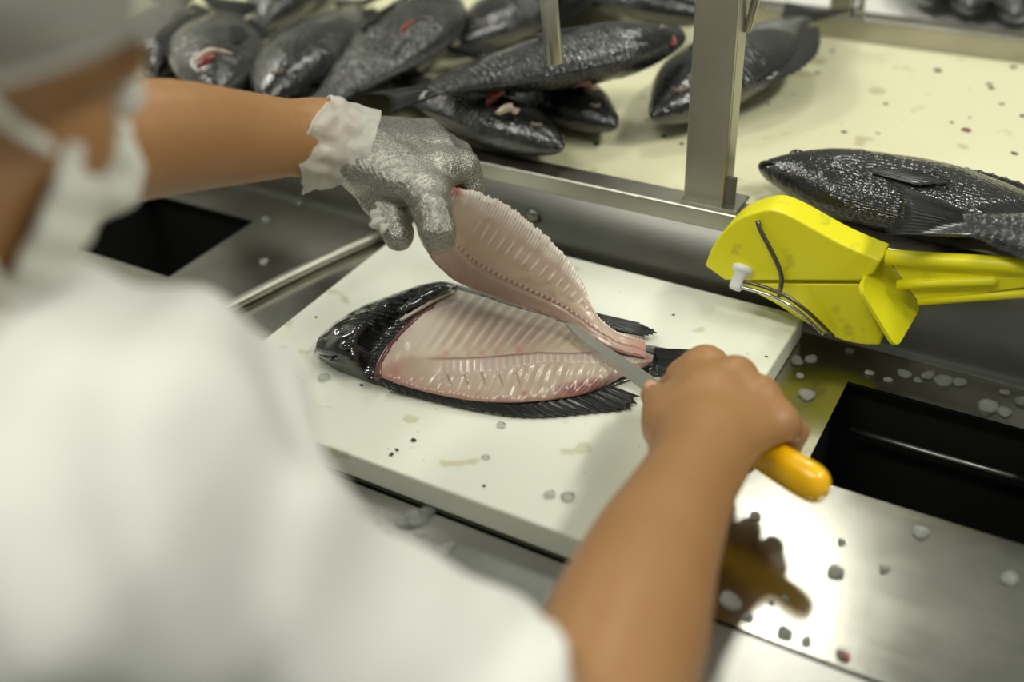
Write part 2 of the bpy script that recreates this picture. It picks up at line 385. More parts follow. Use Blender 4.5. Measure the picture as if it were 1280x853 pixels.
# ------------------------------------------------------------------ cutting board
cb = mesh('cutting_board', [(x, y, z) for z in (.0012, .025) for (x, y) in ((-.5885, .4580), (-.184, .4580), (-.1785, .792), (-.5905, .795))],
          [(3, 2, 1, 0), (4, 5, 6, 7), (0, 1, 5, 4), (1, 2, 6, 5), (2, 3, 7, 6), (3, 0, 4, 7)], BOARD, None, smooth=False)
bevel(cb, .0022, 3); tag(cb, 'thick white plastic cutting board with stains under the fish being filleted', 'cutting board')

# ------------------------------------------------------------------ whole fish
PS = np.array([0, .012, .04, .1, .18, .28, .4, .5, .6, .7, .76, .8, .82])
PU = np.array([.0, .020, .042, .083, .125, .155, .165, .155, .125, .080, .058, .052, .056])
PL = np.array([.0, -.018, -.036, -.070, -.108, -.138, -.148, -.140, -.113, -.073, -.054, -.050, -.054])
PW = np.array([.0, .018, .031, .052, .068, .077, .077, .068, .052, .031, .019, .012, .006])
def fish_body(seed, bend=0.0):
    ns, nt = 64, 44; s = np.r_[0, (np.linspace(0, 1, ns-1)**1.15)*.815+.004]
    up, lo, wd = (np.interp(s, PS, q) for q in (PU, PL, PW))
    k = np.ones(5)/5
    for q in (up, lo, wd): q[2:-2] = np.convolve(q, k, 'valid')
    th = np.linspace(0, 2*np.pi, nt, endpoint=False)
    hh, md = (up-lo)/2, (up+lo)/2
    cy = np.sign(np.cos(th))*np.abs(np.cos(th))**.92; sz = np.sign(np.sin(th))*np.abs(np.sin(th))**1.05
    X = np.repeat((s-.5)[:, None], nt, 1); Yv = md[:, None]+hh[:, None]*cy; Zv = wd[:, None]*sz
    r = Yv/(.16); gill = .235+.035*(1-np.clip(r, -1, 1)**2)
    fc = np.abs(np.sin(th))[None]*np.ones_like(X)
    Zv *= 1+.07*fc*(1-sm(-.004, .012, X+.5-gill)); Zv *= 1-.05*np.exp(-((X+.5-gill-.01)/.008)**2)
    P = np.stack([X, Yv, Zv], -1); P[..., 2] *= 1+.05*noise(P+seed*3.7, .08)
    P[..., 1] += .02*noise(P+seed, .5)*0+bend*(P[..., 0]**2)
    Pv = P.reshape(-1, 3); F = grid_faces(ns, nt, True)
    UV = np.stack([np.repeat(s[:, None], nt, 1), np.repeat((np.abs((th/np.pi)-1))[None], ns, 0)], -1).reshape(-1, 2)
    return Pv, F, UV
def fin_sheet(base, tipv, nb, rays, thick, scallop=.25):
    """membrane between a base line and a tip line, with raised rays and a toothed rim"""
    b = arc(base, nb); t = arc(tipv, nb); nr = 7; V = []; UVv = []
    ph = np.linspace(0, 1, nb); tooth = 1-scallop*np.abs(np.sin(ph*rays*np.pi))**.6*.35
    for side in (1, -1):
        for i in range(nb):
            for j in range(nr):
                q = j/(nr-1); p = b[i]+(t[i]-b[i])*q*tooth[i]; ridge = .5+.5*math.cos(ph[i]*rays*2*math.pi)
                p = p+np.array([0, 0, side*thick*(.35+.9*ridge)*(1-.7*q)]); V.append(p); UVv.append((ph[i]*rays/30, q))
    F1 = grid_faces(nb, nr); off = nb*nr
    F = F1+[tuple(off+k for k in f[::-1]) for f in F1]
    rim = [i*nr+nr-1 for i in range(nb)]
    F += [(rim[i], rim[i]+off, rim[i+1]+off, rim[i+1]) for i in range(nb-1)]
    for i in (0, nb-1):
        for j in range(nr-1): a_ = i*nr+j; F.append((a_, a_+1, a_+1+off, a_+off) if i == 0 else (a_, a_+off, a_+1+off, a_+1))
    return np.array(V), F, np.array(UVv)
def ball(c, r, n=10, m=14, sc=(1, 1, 1)):
    V = []; 
    for i in range(n+1):
        a = math.pi*i/n
        for j in range(m): b = 2*math.pi*j/m; V.append((c[0]+r*sc[0]*math.sin(a)*math.cos(b), c[1]+r*sc[1]*math.sin(a)*math.sin(b), c[2]+r*sc[2]*math.cos(a)))
    return np.array(V), grid_faces(n+1, m, True)
FM = {}
def fish_meshes(kind):
    if kind in FM: return FM[kind]
    out = {}; seed = 'abc'.index(kind)+1; bend = (.10, -.05, .22)[seed-1]; mt = FISH[seed-1]
    bz = lambda x: bend*x*x
    def keep(nm, V, F, UV, m):
        me = bpy.data.meshes.new(nm); me.from_pydata(np.asarray(V).tolist(), [], [tuple(int(i) for i in q) for q in F]); me.update(); me.materials.append(m)
        me.polygons.foreach_set('use_smooth', [True]*len(me.polygons))
        if UV is not None:
            l = me.uv_layers.new(name='UVMap'); idx = np.empty(len(me.loops), np.int32); me.loops.foreach_get('vertex_index', idx); l.data.foreach_set('uv', UV[idx].astype(np.float32).ravel())
        out[nm] = me
    keep('body', *fish_body(seed, bend), mt)
    def yb(x): s = x+.5; return float(np.interp(s, PS, PU))+bz(x)
    def yl(x): s = x+.5; return float(np.interp(s, PS, PL))+bz(x)
    xs = np.linspace(-.22, .24, 9); hgt = .052*np.sin(np.linspace(.35, 2.7, 9))**.7
    keep('dorsal_fin', *fin_sheet([(x, yb(x)-.012, 0) for x in xs], [(x+.035, yb(x)+h, .006) for x, h in zip(xs, hgt)], 91, 15, .0035), FIN)
    xs = np.linspace(.06, .25, 6); hgt = .055*np.sin(np.linspace(.5, 2.7, 6))
    keep('anal_fin', *fin_sheet([(x, yl(x)+.012, 0) for x in xs], [(x+.045, yl(x)-h, .004) for x, h in zip(xs, hgt)], 55, 9, .003), FIN)
    x0 = .30; c0 = bz(x0)
    keep('tail_fin', *fin_sheet([(x0, c0+.048, 0), (x0-.004, c0, 0), (x0, c0-.048, 0)], [(.485, c0+.135, .004), (.455, c0+.05, .01), (.45, c0, .012), (.46, c0-.055, .01), (.48, c0-.125, .002)], 85, 14, .004), FIN)
    zp = .074
    keep('pectoral_fin', *fin_sheet([(-.205, -.03+bz(.2), zp), (-.20, -.055+bz(.2), zp-.003)], [(-.06, -.012+bz(.2), zp+.006), (-.005, -.045+bz(.2), zp+.004), (-.08, -.085+bz(.2), zp-.002)], 37, 6, .0022), FIN)
    e = (-.405, .030+bz(.405), .0455)
    keep('eye_ring', *ball(e, .021, 8, 18, (1, 1, .45)), None, FEYE_R); keep('eye', *ball((e[0], e[1], e[2]+.0035), .0145, 8, 18, (1, 1, .5)), None, FEYE)
    keep('mouth', *tube_geo(arc([(-.498, -.004+bz(.5), .006), (-.482, -.012+bz(.48), .024), (-.455, -.022+bz(.455), .033)], 8), [.002, .004, .005, .005, .005, .004, .003, .002], 8), None, LIP)
    FM[kind] = out; return out
def whole_fish(nose, tail, L, kind, label, group, roll=0.0, flip=1, by_tail=False):
    """NOSE, TAIL: world points; lies on its side, FLIP = -1 turns the back to the other side"""
    n = np.array(nose, float); t = np.array(tail, float); x = t-n; x /= np.linalg.norm(x); c = t-x*L*.48 if by_tail else n+x*L*.5
    up = np.array([0, 0, 1.0]); y = np.cross(up, x); y /= np.linalg.norm(y); z = np.cross(x, y)
    if flip < 0: y = -y; z2 = z
    e = empty('whole_fish', (0, 0, 0), label, 'fish', group)
    Rm = np.stack([x, y, np.cross(x, y)], 1)
    if np.cross(x, y)[2] < 0: Rm = np.stack([x, y, np.cross(x, y)], 1)
    m = Matrix.Identity(4)
    for i in range(3):
        for j in range(3): m[i][j] = Rm[i, j]*L
    # flipped fish are mirrored onto the other flank by turning about their long axis
    if flip < 0: m = m @ Matrix.Diagonal((1, 1, 1, 1))
    m = m @ Matrix.Rotation(roll, 4, 'X')
    m.translation = Vector(c); e.matrix_world = m
    for nm, me in fish_meshes(kind).items():
        if flip < 0 and nm in ('pectoral_fin', 'eye', 'eye_ring', 'mouth'):
            o = link(nm, me, None, e, True, True); o.rotation_euler = (0, 0, 0); o.scale = (1, 1, -1)
        else: o = link(nm, me, None, e, True, True)
    return e
GP = 'black fish heaped on the cream belt'
zf = .091+.026
f1 = whole_fish(Z(266, 124, zf+.02), Z(300, -60, zf+.02), .36, 'b', 'grey fish with a red cut behind its head, just above the bare forearm', GP, roll=.25)
whole_fish(Z(318, 130, zf+.016), Z(500, -55, zf+.012), .40, 'a', 'dark fish lying between the red-cut fish and the scaly grey fish', GP, flip=-1, roll=-.2)
f3 = whole_fish(Z(615, -45, zf+.025), Z(360, 165, zf+.012), .43, 'b', 'grey scaly fish with a small orange cut, tail pointing at the gloved wrist', GP, roll=.2, by_tail=True)
f4 = whole_fish(Z(846, 42, zf+.052), Z(490, 122, zf+.046), .345, 'c', 'big black fish lying on top of the heap behind the hanging tube', GP, roll=.14)
f5 = whole_fish(Z(700, 186, zf+.006), Z(500, 92, zf), .33, 'b', 'grey fish with torn red gills facing right at the rail', GP, flip=1, roll=.25)
f6 = whole_fish(Z(778, 158, zf), Z(590, 60, zf), .31, 'a', 'black fish with a pink fin half hidden under the big top fish', GP, flip=1, roll=.15)
f7 = whole_fish(Z(805, 146, zf+.006), Z(1030, 0, zf+.02), .39, 'a', 'black fish behind the steel post with its dark tail raised', GP, flip=-1, roll=-.1)
whole_fish(Z(560, 50, zf), Z(740, -30, zf), .36, 'c', 'dark fish behind the big top fish, at the upper edge of the picture', GP, flip=-1)
whole_fish(Z(900, 20, zf+.03), Z(690, -50, zf+.03), .36, 'a', 'black fish touching the upper picture edge right of the hanging tube', GP)
whole_fish(Z(320, 30, zf), Z(430, -90, zf), .34, 'a', 'dark fish glimpsed behind the others at the upper left', GP, flip=-1)
whole_fish(Z(205, 90, zf), Z(235, -80, zf), .33, 'a', 'dark fish half hidden by the hairnet at the left end of the heap', GP)
def torn(fish, name, pts, rad, mat):
    """a wound or flap on a fish, shaped in world metres and carried by that fish"""
    Vt, Ft = tube_geo(arc([np.array(q) for q in pts], 18), rad*np.sin(np.linspace(.35, 2.8, 18))**.7, 10)
    o = mesh(name, Vt+rad*.5*noise(Vt, rad*1.6)[:, None], Ft, mat, None); o.parent = fish; o.matrix_parent_inverse = fish.matrix_world.inverted()
torn(f1, 'red_cut', [Z(247, 84, zf+.055), Z(257, 75, zf+.059), Z(270, 70, zf+.058)], .0048, GUT)
torn(f1, 'pale_flap', [Z(240, 78, zf+.057), Z(262, 64, zf+.063), Z(292, 66, zf+.060)], .0035, GUT_P)
torn(f3, 'orange_cut', [Z(500, 42, zf+.058), Z(508, 33, zf+.060), Z(518, 26, zf+.060)], .003, GUT)
torn(f4, 'red_lip', [Z(836, 38, zf+.060), Z(841, 48, zf+.060), Z(841, 58, zf+.056)], .004, GUT)
torn(f5, 'torn_gill', [Z(608, 130, zf+.034), Z(618, 118, zf+.040), Z(632, 110, zf+.041)], .0065, GUT)
torn(f5, 'pale_flap', [Z(618, 144, zf+.034), Z(634, 137, zf+.037), Z(648, 140, zf+.034)], .0045, GUT_P)
torn(f6, 'pink_fin', [Z(712, 106, zf+.036), Z(730, 103, zf+.042), Z(746, 112, zf+.037)], .0038, FIN_P)
GR = 'fish lying on the clear right part of the belt'
whole_fish(Z(944, 214, zf-.001), Z(1330, 278, zf-.003), .345, 'a', 'single whole wet black fish lying on the belt beside the steel post', GR, flip=1)
whole_fish(Z(1420, 318, zf+.010), Z(1108, 254, zf+.030), .36, 'c', 'dark fish cut off by the right edge, overlapping the single fish', GR, flip=1, by_tail=True)
GS = 'fish on the far belt'
for (a_, b_), lb in zip((((1158, 2), (1190, -70)), ((1206, 12), (1250, -60)), ((1262, 22), (1320, -50))),
                      ('leftmost of three dark fish snouts on the far belt at top right', 'middle of three dark fish snouts on the far belt at top right', 'rightmost of three dark fish snouts on the far belt at top right')):
    whole_fish(Z(*a_, .128), Z(*b_, .128), .28, 'b', lb, GS)

# ------------------------------------------------------------------ the fish being filleted
def ZA(PX, z):                                    # many sight lines at once, height per point
    d = (_r[None]*((PX[:, 0]-640)/FPX)[:, None]-_u[None]*((PX[:, 1]-426.5)/FPX)[:, None]+_f[None])
    return CAM+d*((z-CAM[2])/d[:, 2])[:, None]
mf = empty('filleted_fish', Z(600, 450, .025), 'black fish on the cutting board with its flank cut open to pale flesh and ribs', 'fish')
near = arc([(396, 436), (400, 447), (418, 461), (445, 472), (470, 481), (500, 487), (549, 497), (590, 506), (640, 510), (690, 507), (730, 499), (760, 487), (790, 476), (815, 471), (838, 472)], 110)
far = arc([(396, 433), (401, 424), (416, 415), (455, 395), (492, 380), (530, 365), (562, 357), (600, 367), (640, 380), (680, 392), (720, 406), (760, 424), (800, 433), (820, 436), (840, 440)], 110)
nt = 34; ph = np.linspace(0, np.pi, nt); s = np.linspace(0, 1, 110)
hgt = np.interp(s, [0, .03, .08, .16, .24, .36, 1], [.006, .020, .029, .037, .038, .034, .030])
hfl = np.interp(s, [0, .36, .5, .8, 1], [.013, .013, .013, .010, .007])
mid = (near+far)/2; hf = (far-near)/2
PXs = mid[:, None]-hf[:, None]*np.cos(ph)[None, :, None]
xcut = np.interp(PXs[..., 1], [340, 362, 380, 402, 426, 452, 470, 520], [590, 574, 548, 519, 495, 476, 474, 474])
headm = 1-sm(-34, -6, PXs[..., 0]-xcut)
zz = .0256+(hgt[:, None]*headm+hfl[:, None]*(1-headm))*np.sin(ph)[None]**.75
V = ZA(PXs.reshape(-1, 2), .0256+np.zeros(110*nt)); V[:, 2] = zz.ravel()
# keep the outline where it is seen: raise the crown without shifting the rim
hd = headm.ravel()*np.sin(np.tile(ph, 110))
V[:, 2] += hd*(.0035*noise(V, .018)+.002*noise(V, .008)); V = V+hd[:, None]*np.array([.012, -.017, 0])
V[:, 2] = np.maximum(V[:, 2], .0254)
F = grid_faces(110, nt)+[(i*nt, i*nt+nt-1, (i+1)*nt+nt-1, (i+1)*nt) for i in range(109)]+[tuple(range(nt))[::-1]]
o = mesh('skin', V, F, FISH[0], mf); uvs(o, np.stack([np.repeat(.12+s*.7, nt), np.tile(ph/np.pi, 110)], 1))
def bodytop(px, py, dz=.0): return Z(px, py, dz)
# opened flank
ns, nv = 330, 150
Fn = arc([(472, 470), (500, 481), (540, 492), (590, 501), (640, 504), (690, 500), (730, 493), (757, 482), (785, 468), (814, 456)], ns)
Ff = arc([(571, 362), (600, 370), (640, 383), (680, 395), (720, 411), (760, 429), (795, 436), (817, 444)], ns)
St = arc([(472, 470), (474, 452), (492, 426), (516, 402), (545, 380), (571, 362)], nv)
S, Vv = np.meshgrid(np.linspace(0, 1, ns), np.linspace(0, 1, nv), indexing='ij')
Q = Fn[:, None]*(1-Vv[..., None])+Ff[:, None]*Vv[..., None]
Q = Q+((1-S)**3)[..., None]*(St-(Fn[0]*(1-Vv[0][:, None])+Ff[0]*Vv[0][:, None]))[None]
x, y = Q[..., 0], Q[..., 1]
hz = .0345+.0135*np.sin(np.pi*np.clip(Vv, 0, 1))**.7*(1-.45*S**3)+.004*(1-sm(0, .2, S))
ysp = np.interp(x, [470, 537, 605, 672, 710, 747, 800], [452, 449, 447, 441, 442, 441, 450])
ylo = np.interp(x, [470, 549, 605, 654, 700, 800], [470, 467, 466, 457, 451, 455])
above = sm(0, 8, ysp-y); q3 = np.stack([x*.01, y*.01, 0*x], -1)
x0 = x+(y-ysp)*np.interp(x, [500, 620, 760], [.55, .75, 1.25]); ribp = x0/14.5*2*np.pi
rib = np.cos(ribp+.6*noise(q3, .5)); ribm = above*sm(500, 545, x0)*(1-sm(690, 760, x0))*sm(4, 24, ysp-y)
hz += ribm*.0007*rib
band = sm(-2, 2, y-ysp)*sm(-2, 2, ylo-y)*sm(525, 640, x)
hz += band*.0011+band*.0004*np.cos(x/8.5*2*np.pi)
groove = np.exp(-((y-ysp)/1.3)**2)*sm(525, 560, x)*(1-sm(750, 790, x)); hz -= groove*.0007
below = sm(0, 6, y-ylo); myo = np.cos((x+(y-ylo)*.45)/13.0*2*np.pi); hz += below*.00025*myo
tick = np.exp(-((np.mod(x-549-(y-470)*.35, 21.5)-10.7)/1.1)**2)*sm(465, 470, y)*(1-sm(479, 486, y))*sm(540, 552, x)*(1-sm(640, 665, x)); hz -= tick*.0006
hz += .0005*noise(np.stack([x*.05, y*.05, 0*x], -1), .6)
V = ZA(np.stack([x.ravel(), y.ravel()], 1), hz.ravel())
C = np.ones((ns, nv, 3))*np.array([.56, .465, .375])
def mixc(C, c, f): return C*(1-f[..., None])+np.array(c)*f[..., None]
nz = noise(q3, .35)*.5+noise(q3, .13)*.5
C = mixc(C, (.48, .35, .28), np.clip(.35+.6*nz, 0, 1)*.7)
C = mixc(C, (.70, .61, .52), sm(.0, 1, 1-np.abs(x-535)/60)*above*.8)
C = mixc(C, (.40, .40, .37), np.exp(-((x-600)/45)**2-((y-378)/14)**2)*.75)
C = mixc(C, (.36, .20, .24), np.exp(-((x-655-(415-y)*.9)/24)**2-((y-418)/13)**2)*.55)
C = mixc(C, (.62, .52, .36), np.exp(-((x-710)/22)**2-((y-425)/11)**2)*.7)
C = mixc(C, (.74, .68, .60), ribm*np.clip(rib, 0, 1)**2*.55); C = mixc(C, (.42, .29, .24), ribm*np.clip(-rib, 0, 1)*.45)
C = mixc(C, (.52, .42, .40), band*.6); C = mixc(C, (.70, .62, .55), band*np.clip(np.cos(x/8.5*2*np.pi), 0, 1)*.45)
C = mixc(C, (.14, .07, .06), groove*.65); C = mixc(C, (.22, .10, .09), tick*.8)
C = mixc(C, (.46, .30, .25), below*np.clip(myo, 0, 1)**2*.35)
streak = .55+.45*np.cos((x+(y-480)*.9)/6.0*2*np.pi)
C = mixc(C, (.26, .050, .055), np.exp(-((x-728)/36)**4-((y-485+(x-728)*.18)/10)**4)*(.45+.5*streak))
C = mixc(C, (.42, .13, .11), np.exp(-((x-490)/24)**2-((y-462)/15)**2)*.75*(.6+.4*nz))
C = mixc(C, (.50, .22, .18), np.exp(-((y-ysp+5)/6)**2)*np.clip(noise(q3, .09), 0, 1)*sm(500, 530, x)*(1-sm(640, 700, x))*.8)
C = mixc(C, (.48, .17, .14), sm(.86, 1, 1-Vv)*.45+np.exp(-((x-655)/5)**2-((y-492)/3)**2))
C = mixc(C, (.34, .10, .10), sm(.90, 1, S)*.6)
C = C*np.array([.76, .755, .74])
o = mesh('flesh', V, grid_faces(ns, nv), FLESH, mf); colour(o, C.reshape(-1, 3))
# torn edge round the opening, gill flap, fins, eye
Vt, Ft = tube_geo(arc([Z(473, 474, .037), Z(476, 452, .045), Z(493, 428, .049), Z(516, 404, .050), Z(540, 385, .047)], 26), .0030+.0004*np.sin(np.arange(26)*1.1), 10)
mesh('gill_edge', Vt+.0008*noise(Vt, .006)[:, None], Ft, M('dark_gill', (.11, .030, .028), .35, coat=.4), mf)
Vt, Ft = tube_geo(arc([Z(498, 392, .053), Z(522, 378, .055), Z(548, 366, .052), Z(570, 361, .044)], 24), .0062*np.sin(np.linspace(.5, 2.7, 24)), 12)
mesh('skin_flap', Vt+.0016*noise(Vt, .007)[:, None], Ft, FISH[0], mf)
Vt, Ft = tube_geo(arc([Z(500, 401, .052), Z(522, 388, .054), Z(546, 374, .051), Z(566, 365, .046)], 24), .0016, 8)
mesh('white_membrane', Vt+.0008*noise(Vt, .005)[:, None], Ft, GUT_P, mf)
base = [Z(*p) for p in ((478, 478, .034), (520, 487, .034), (560, 495, .034), (600, 503, .034), (640, 507, .034), (690, 503, .033), (730, 496, .033), (765, 484, .032))]
tip = [Z(*p) for p in ((486, 488, .029), (545, 503, .028), (592, 514, .0275), (642, 522, .027), (690, 523, .027), (745, 518, .027), (790, 513, .0275), (800, 496, .029))]
Vf, Ff_, UVf = fin_sheet(base, tip, 181, 26, .0011, .5); o = mesh('dorsal_fin', Vf, Ff_, FIN, mf); uvs(o, UVf)
Vf, Ff_, UVf = fin_sheet([Z(818, 437, .034), Z(822, 452, .036), Z(826, 472, .032)], [Z(905, 440, .030), Z(900, 452, .036), Z(896, 466, .036), Z(890, 486, .029)], 85, 13, .0014); o = mesh('tail_fin', Vf, Ff_, FIN, mf); uvs(o, UVf)
Vf, Ff_, UVf = fin_sheet([Z(742, 392, .040), Z(752, 400, .039), Z(764, 412, .038)], [Z(800, 404, .036), Z(824, 416, .032), Z(806, 421, .034)], 37, 7, .0011); o = mesh('anal_fin', Vf, Ff_, FIN, mf); uvs(o, UVf)
e = Z(433, 431, .0575); mesh('eye', *ball(e, .0058, 10, 16, (1, 1, .6)), FEYE, mf)
Vt, Ft = tube_geo(arc([Z(398, 441, .030), Z(405, 447, .037), Z(416, 450, .043)], 10), .0014, 8); mesh('mouth', Vt, Ft, FEYE, mf)

# ------------------------------------------------------------------ lifted fillet
fr = arc([(562, 236, .176), (590, 240, .172), (625, 254, .160), (660, 278, .142), (690, 304, .122), (715, 332, .100), (733, 362, .079), (745, 390, .062), (768, 412, .052), (806, 424, .046)], 300)
lw = arc([(528, 308, .120), (540, 326, .104), (556, 342, .084), (575, 357, .062), (610, 371, .054), (650, 385, .0525), (690, 398, .052), (725, 415, .051), (765, 435, .048), (808, 446, .046)], 300)
ns, nv = 300, 120; Sg, Vg = np.meshgrid(np.linspace(0, 1, ns), np.linspace(0, 1, nv), indexing='ij')
A_ = ZA(fr[:, :2], fr[:, 2]); B_ = ZA(lw[:, :2], lw[:, 2])
rag = 1+.05*noise(np.stack([Sg*60, 0*Sg, 0*Sg], -1), 1)*0
P = A_[:, None]*(1-Vg[..., None])+B_[:, None]*Vg[..., None]
def normals(P):
    n = np.cross(np.gradient(P, axis=0), np.gradient(P, axis=1)); return n/(np.linalg.norm(n, axis=-1)[..., None]+1e-12)
nr = normals(P)
if (nr*(CAM-P)).sum() < 0: nr = -nr
bul = .006*np.sin(np.pi*Vg)*np.sin(np.pi*np.clip(Sg*.9+.1, 0, 1))
yl_ = .60+.06*np.sin(Sg*3)                                    # pin-bone line
q3 = np.stack([Sg*3, Vg, 0*Sg], -1)
bars = np.clip(np.cos((Sg*25+(Vg-.3)*1.2)*2*np.pi), 0, 1)**3*np.exp(-((Vg-.30-.05*Sg)/.085)**4)*sm(.12, .2, Sg)*(1-sm(.72, .82, Sg))
fringe = 1-sm(.07, .20, Vg+.035*noise(np.stack([Sg*40, Vg*2, 0*Sg], -1), 1)); pinl = np.exp(-((Vg-yl_)/.022)**2)
h = bul+bars*.0007+fringe*.0006*np.cos(Sg*75*2*np.pi)+pinl*.0009*np.cos(Sg*42*2*np.pi)-.0016*np.exp(-((Vg-yl_-.04)/.03)**2)+.0006*noise(q3, .12)
edge = np.clip(1-np.minimum(Vg, 1-Vg)/.06, 0, 1)**2
Pf = P+nr*(h-.002*edge)[..., None]
Pf += (A_-B_)[:, None]*((1-sm(0, .06, Vg))*.016*noise(np.stack([Sg*110, 0*Sg, 0*Sg], -1), 1))[..., None]
fi = empty('fish_fillet', B_[150], 'pale pink fillet with white rib marks lifted off the fish by the gloved hand', 'fillet')
C = np.ones((ns, nv, 3))*np.array([.54, .42, .345])
nz = noise(q3, .22)*.6+noise(q3, .07)*.4
C = mixc(C, (.48, .31, .26), np.clip(.3+.7*nz, 0, 1)*.55)
C = mixc(C, (.55, .43, .28), np.exp(-((Vg-.47)/.07)**2)*.55)
C = mixc(C, (.44, .31, .25), sm(.62, .75, Vg)*.7)
C = mixc(C, (.84, .79, .71), fringe*.85); C = mixc(C, (.80, .74, .66), bars*.7)
C = mixc(C, (.42, .14, .12), pinl*np.clip(-np.cos(Sg*42*2*np.pi)+.2, 0, 1)*.7*sm(.05, .2, Sg)); C = mixc(C, (.78, .68, .60), pinl*np.clip(np.cos(Sg*42*2*np.pi), 0, 1)*.6)
C = mixc(C, (.40, .10, .10), np.exp(-((Vg-.97)/.05)**2)*np.clip(noise(q3, .06)+.35, 0, 1)*.6)
C = mixc(C, (.52, .10, .08), np.exp(-((Sg-.03)/.03)**2-((Vg-.03)/.07)**2)*.8)
C = mixc(C, (.44, .17, .16), sm(.86, 1, Sg)*.6)
C = mixc(C, (.74, .62, .50), np.exp(-((Vg-.66-.35*(Sg-.1))/.012)**2)*sm(.02, .05, Sg)*(1-sm(.2, .25, Sg))*.7)
C = C*np.array([.98, .97, .96])
o = mesh('flesh', Pf.reshape(-1, 3), grid_faces(ns, nv), FLESH, fi); colour(o, C.reshape(-1, 3))
th = .0025+.0085*np.sin(np.pi*np.clip(Vg, 0.02, .98))**.6*(1-.4*Sg)
Pb = Pf-nr*th[..., None]; k = 3
sub = lambda X: X[::k, 6::k]
Vb = np.concatenate([sub(Pf-nr*.0004).reshape(-1, 3), sub(Pb).reshape(-1, 3)]); nu2, nv2 = sub(Pf).shape[:2]; off = nu2*nv2
Fb = [tuple(off+i for i in f) for f in grid_faces(nu2, nv2)]
for j in (0, nv2-1): Fb += [(i*nv2+j, (i+1)*nv2+j, (i+1)*nv2+j+off, i*nv2+j+off) for i in range(nu2-1)]
for i in (0, nu2-1): Fb += [(i*nv2+j, i*nv2+j+1, i*nv2+j+1+off, i*nv2+j+off) for j in range(nv2-1)]
o = mesh('skin', Vb, Fb, FISH[0], fi); uvs(o, np.tile(np.stack([.3+.6*sub(Sg).ravel(), sub(Vg).ravel()], 1), (2, 1)))

# ------------------------------------------------------------------ filleting knife
kn_b, kn_h = Z(1034, 615, .060), Z(822, 488, .0555)
kx = kn_b-kn_h; kl = np.linalg.norm(kx); kx /= kl
ky = np.cross([0, 0, 1.0], kx); ky /= np.linalg.norm(ky); kz = np.cross(kx, ky)
kn = empty('filleting_knife', (kn_b+kn_h)/2, 'slim filleting knife with a rounded yellow handle held in the bare hand', 'knife')
ts = np.array([0, .004, .012, .03, .06, .1, kl-.05, kl-.02, kl-.008, kl-.002, kl]); ra = np.array([.006, .009, .0105, .0115, .0125, .0125, .0130, .0142, .0135, .0095, .003])
V = []; n_ = 24
for t_, r_ in zip(ts, ra):
    for i in range(n_): a_ = 2*math.pi*i/n_; V.append(kn_h+kx*t_+ky*math.cos(a_)*r_*.86+kz*math.sin(a_)*r_*1.08)
F = grid_faces(len(ts), n_, True)+[tuple(range(n_))[::-1], tuple(range((len(ts)-1)*n_, len(ts)*n_))]
o = mesh('handle', V, F, HANDLE, kn); sb = o.modifiers.new('s', 'SUBSURF'); sb.levels = 2; sb.render_levels = 2
tipk = Z(700, 404, .050); dk = tipk-kn_h; L = np.linalg.norm(dk); dk /= L
wv = np.cross(dk, [0, 0, 1.0]); wv /= np.linalg.norm(wv); tl = wv*.55+np.array([0, 0, .83]); tl /= np.linalg.norm(tl); nn = np.cross(dk, tl)
V = []; nb = 26
for i in range(nb):
    q = i/(nb-1); p = kn_h-dk*.012+dk*(L+.012)*q; wd = .0068*(1-.25*q)*(1-max(0, q-.8)/.2*.92); cv = tl*(.004*max(0, q-.75)/.25)
    for (a_, b_) in ((1, .55), (1, -.55), (-.2, -.75), (-1, 0), (-.2, .75)): V.append(p+cv+tl*wd*a_+nn*.0013*b_)
mesh('blade', V, grid_faces(nb, 5, True)+[(4, 3, 2, 1, 0), tuple((nb-1)*5+i for i in range(5))], BLADE, kn, smooth=False)

# ------------------------------------------------------------------ yellow knife sheath against the back wall
sh = empty('knife_sheath', (-.17, .785, .0), 'bright yellow plastic knife sheath with a flanged handle leaning on the steel back wall', 'sheath')
def slab(name, pts, y0, y1, mat, parent, bw=.002, shear=(0, 0)):
    P2 = [YP(a, b, y0) for a, b in pts]; n = len(P2)
    V = [(p[0], y0, p[2]) for p in P2]+[(p[0]+shear[0], y1, p[2]+shear[1]) for p in P2]
    F = [tuple(range(n)), tuple(range(2*n-1, n-1, -1))]+[(i, n+i, n+(i+1) % n, (i+1) % n) for i in range(n)]
    o = mesh(name, V, F, mat, parent, smooth=False); bm = bmesh.new(); bm.from_mesh(o.data); bmesh.ops.recalc_face_normals(bm, faces=bm.faces); bm.to_mesh(o.data); bm.free()
    bevel(o, bw, 3); return o
topc = catmull([(881, 333), (889, 312), (903, 291), (921, 275), (943, 266), (964, 262), (986, 269), (1012, 283), (1050, 304), (1086, 320)], 30)
slab('upper_shell', [tuple(p) for p in topc]+[(1102, 326), (1092, 342), (1075, 352), (906, 351)], .768, .7985, YEL, sh, .0022)
lowc = catmull([(1100, 432), (1075, 431), (1044, 423), (1005, 403), (965, 378), (921, 356)], 16)
slab('lower_shell', [(921, 355), (1074, 355.5), (1102, 420)]+[tuple(p) for p in lowc][:-1], .7705, .7935, YEL, sh, .002)
inner = catmull([(951, 284), (964, 272), (986, 279), (1012, 292), (1046, 311), (1078, 326)], 16)
gq = [YP(1096, 312, .802), YP(1073, 361, .752), YP(1119, 437, .752), YP(1150, 384, .802)]
gq = [np.array(p) for p in gq]; cg = sum(gq)/4; gn = np.cross(gq[1]-gq[0], gq[2]-gq[0]); gn /= np.linalg.norm(gn)
rim = []
